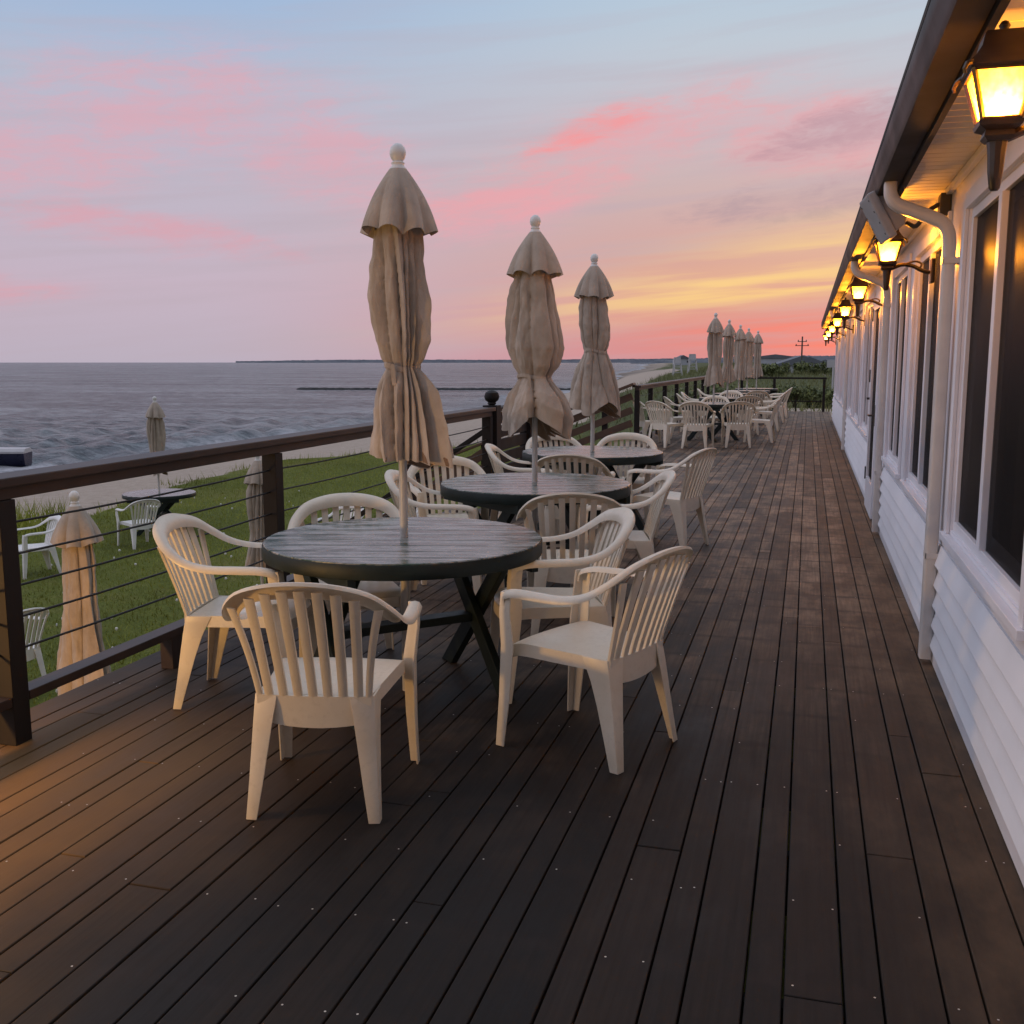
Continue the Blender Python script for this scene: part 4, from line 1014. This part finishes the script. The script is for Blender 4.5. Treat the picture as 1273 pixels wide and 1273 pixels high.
# ------------------------------------------------------------------ hedge shrubs beyond the deck
def shrub(x,y,rx,ry,h,seed,label,nl=1500,ls=.045,grp='green shrubs beyond the deck end',mk='leaf'):
    z0=zl(x,y); r1=np.random.default_rng(seed); S=empty('shrub',(x,y,z0),0,label,'shrub',grp)
    mb=MB()
    for k in range(7):
        a=r1.random()*6.28; mb.tube([(0,0,-.05),(.3*rx*math.cos(a),.3*ry*math.sin(a),.45*h),(.6*rx*math.cos(a),.6*ry*math.sin(a),.8*h)],[.025,.016,.006],5)
    mb.build('stem',M['stem'],S)
    cl=[(r1.uniform(-.75,.75)*rx,r1.uniform(-.75,.75)*ry,r1.uniform(.25,.82)*h,r1.uniform(.22,.42)) for _ in range(26)]
    vs=[];fs=[];mi=[]
    for k in range(nl):
        c=cl[r1.integers(len(cl))]; d=r1.normal(size=3); d/=np.linalg.norm(d); rad=c[3]*min(rx,h)*.9*(.6+.5*r1.random())
        p=np.array(c[:3])+d*rad; 
        if p[2]<.03: continue
        t=r1.normal(size=3); t/=np.linalg.norm(t); u=np.cross(t,d); u/=np.linalg.norm(u)+1e-9; s=ls*(.6+.8*r1.random()); o=len(vs)
        vs+=[tuple(p-t*s),tuple(p+u*s*.5),tuple(p+t*s),tuple(p-u*s*.5)]; fs.append((o,o+1,o+2,o+3)); mi.append(int(r1.random()<.45))
    mb=MB(); mb.v=vs; mb.f=fs; mb.m=mi; mb.build('foliage',[M['leaf'],M['leaf2']],S)
for i,(x,y,rx,ry,h) in enumerate(((-1.7,43.5,1.2,.8,.8),(-.5,43.2,1.1,.8,.86),(.7,43.4,1.1,.8,.8),(-3.0,44.2,1.2,.9,.78),(1.9,44,1.1,.8,.75),(-4.6,45.2,1.3,1,.9))):
    shrub(x,y,rx,ry,h,50+i,['middle left','middle','right of middle','left','right end','left end'][i]+' green shrub of the hedge beyond the end railing',2600,.06)
for i,(x,y,rx,ry,h) in enumerate(((-2.6,78,2.0,1.4,.9),(0.6,90,2.0,1.6,1.1))):
    shrub(x,y,rx,ry,h,80+i,['left','right'][i]+' dark dune bush behind the hedge',2200,.13,'dune bushes beyond the hedge')

# ------------------------------------------------------------------ far things
def jetty():
    mb=MB(); r1=random.Random(5)
    pts=[(-72+50*t,137.5+11.5*t) for t in np.linspace(0,1,60)]+[(-22+2*t,149+14*t) for t in ()]
    for (x,y) in pts:
        for q in range(2):
            cx=x+r1.uniform(-.5,.5); cy=y+r1.uniform(-1,1); s=r1.uniform(.55,1.0); a=r1.random()*6
            ring=lambda k,z:[(cx+s*k*(.8+.4*((i*7+q)%5)/5)*math.cos(a+i*PI/3),cy+s*k*(.8+.4*((i*3+q)%4)/4)*math.sin(a+i*PI/3),SEA+z*.6) for i in range(6)]
            mb.loft([ring(1.0,-.5),ring(1.1,.05),ring(.8,.30*s+.12),ring(.3,.40*s+.15)])
    tag(mb.build('rock_jetty',M['rock']),'low dark rock jetty lying across the water','jetty')
jetty()
def boat():
    z=SEA-.15; B=empty('beached_boat',(-29.6,33.6,z),R(24),'small navy boat with white gunwale at the waterline, left edge','boat'); B.scale=(.62,.55,.58)
    prof=[(0,1.0,.62,1.10),(-1.5,1.08,.66,1.12),(-3,1.02,.58,1.18),(-4.3,.7,.38,1.30),(-5.2,.08,.03,1.45)]
    ring=lambda x,wt,wb,h:[(x,-wt,h),(x,-wb*1.25,.35),(x,-wb*.6,.0),(x,wb*.6,.0),(x,wb*1.25,.35),(x,wt,h)]
    mb=MB(); mb.loft([ring(*p) for p in prof]); mb.build('hull',M['navy'],B,smooth=True,auto=40)
    mb=MB(); mb.loft([[(x,-w-.05,h),(x,w+.05,h),(x,w+.05,h+.13),(x,-w-.05,h+.13)] for x,w,_,h in prof]); mb.build('gunwale',M['boatw'],B)
    mb=MB(); mb.loft([[(x,-w*.8,h+.133),(x,w*.8,h+.133),(x,w*.6,h+.30),(x,-w*.6,h+.30)] for x,w,_,h in prof[:4]]); mb.build('cover',M['boatw'],B)
boat()
def tower(x,y,lab):
    z=zl(x,y); T=empty('lifeguard_chair',(x,y,z),R(15),lab,'lifeguard chair','white lifeguard chairs on the dune'); T.scale=(.62,.62,.62)
    for sx in (-1,1):
        for sy in (-1,1):
            mb=MB(); mb.beam((sx*.8,sy*.7,-.1),(sx*.5,sy*.45,2.2 if sy<0 else 3.3),.13,.13); mb.build('leg',M['boatw'],T)
    mb=MB(); mb.box(-.65,.65,-.6,.6,2.2,2.3); mb.build('seat',M['boatw'],T)
    mb=MB(); mb.box(-.6,.6,.47,.55,2.32,3.3); mb.build('backrest',M['boatw'],T)
    for zz in (.6,1.1,1.6):
        mb=MB(); mb.box(-.66+.1*zz/2,.66-.1*zz/2,-.72+.1*zz,-.66+.1*zz,zz,zz+.1); mb.build('rung',M['boatw'],T)
tower(-13.6,112,'left white lifeguard chair standing on the far dune'); tower(-12.2,114,'right white lifeguard chair standing on the far dune')
def upole():
    x,y=-.75,120; U=empty('utility_pole',(x,y,zl(x,y)),0,'thin utility pole with crossarms against the sunset sky','utility pole')
    mb=MB(); mb.tube([(0,0,-.2),(0,0,4.35-zl(x,y))],[.11,.08],8); mb.build('shaft',M['pole'],U,smooth=True)
    for z,w in ((3.3-zl(x,y),.75),(3.75-zl(x,y),.5)):
        mb=MB(); mb.box(-w,w,-.05,.05,z,z+.08); ca=mb.build('crossarm',M['pole'],U)
        for s in (-1,1):
            mb=MB(); mb.lathe([(.05,z+.081),(.05,z+.2),(.02,z+.24)],6,(s*w*.85,0)); mb.build('insulator',M['pole'],ca)
upole()
def house(x,y,w,d,h,rh,rz,lab,name='far_house'):
    z=zl(x,y); H=empty(name,(x,y,z),R(rz),lab,'house','small houses on the far shore')
    mb=MB(); mb.box(-w/2,w/2,-d/2,d/2,-.5,h); mb.build('wall',M['housew'],H)
    mb=MB(); mb.loft([[(-w/2-.3,yy,h+.002),(w/2+.3,yy,h+.002),(0,yy,h+rh)] for yy in (-d/2-.3,d/2+.3)]); mb.build('roof',M['houser'],H)
    for k in range(2):
        mb=MB(); xx=-w/4+k*w/2; mb.box(xx-.4,xx+.4,-d/2-.03,-d/2-.003,h*.4,h*.75); mb.build('window',M['dark'],H)
house(-1.5,180,9,6,2.6,1.6,10,'pale low house left of the utility pole'); house(4,210,8,6,2.8,1.6,-15,'pale house behind the utility pole'); house(-75,640,10,7,3.5,2.5,20,'white house on the far beach'); house(-8,260,16,6,2.2,1.0,5,'long low grey building beyond the parasols')
def shed():
    x,y=.1,100; H=empty('utility_shed',(x,y,zl(x,y)),0,'small grey shed at the foot of the utility pole','shed')
    mb=MB(); mb.box(-1.3,1.3,-.8,.8,-.3,1.5); mb.build('wall',M['housew'],H); mb=MB(); mb.loft([[(-1.5,yy,1.502),(1.5,yy,1.502),(0,yy,2.1)] for yy in (-1,1)]); mb.build('roof',M['houser'],H)
    mb=MB(); mb.box(-.4,.4,-.83,-.803,0,1.2); mb.build('door',M['dark'],H)
shed()
def car():
    x,y=.9,108; C=empty('parked_car',(x,y,zl(x,y)),R(80),'white parked car seen over the end railing','car')
    mb=MB(); body=[(-2.1,.35),(-2.15,.6),(-1.9,.85),(-1.2,.92),(-.7,1.35),(.8,1.38),(1.4,.95),(2.05,.85),(2.15,.6),(2.1,.35)]
    mb.loft([[(px,sy*(.82 if pz<1 else .68),pz) for px,pz in body] for sy in (-1,1)]); mb.build('body',M['carw'],C,bevel=.04)
    for sx in (-1.3,1.3):
        for sy in (-1,1):
            mb=MB(); mb.tube([(sx,sy*.70,.32),(sx,sy*.86,.32)],.32,16); mb.build('wheel',M['dark'],C)
    for sy in (-1,1):
        mb=MB(); mb.add([(-1.0,sy*.79,1.0),(1.15,sy*.79,1.0),(.75,sy*.70,1.3),(-.66,sy*.70,1.3)],[(0,1,2,3)]); mb.build('side_window',M['dark'],C)
car()
def sign():
    x,y=1.35,60; S=empty('sign_post',(x,y,zl(x,y)),0,'small white sign on a post near the building end','sign')
    mb=MB(); mb.tube([(0,0,-.1),(0,0,1.6)],.05,8); mb.build('post',M['boatw'],S); mb=MB(); mb.box(-.35,.35,-.03,.03,1.3,1.7); mb.build('board',M['boatw'],S)
sign()
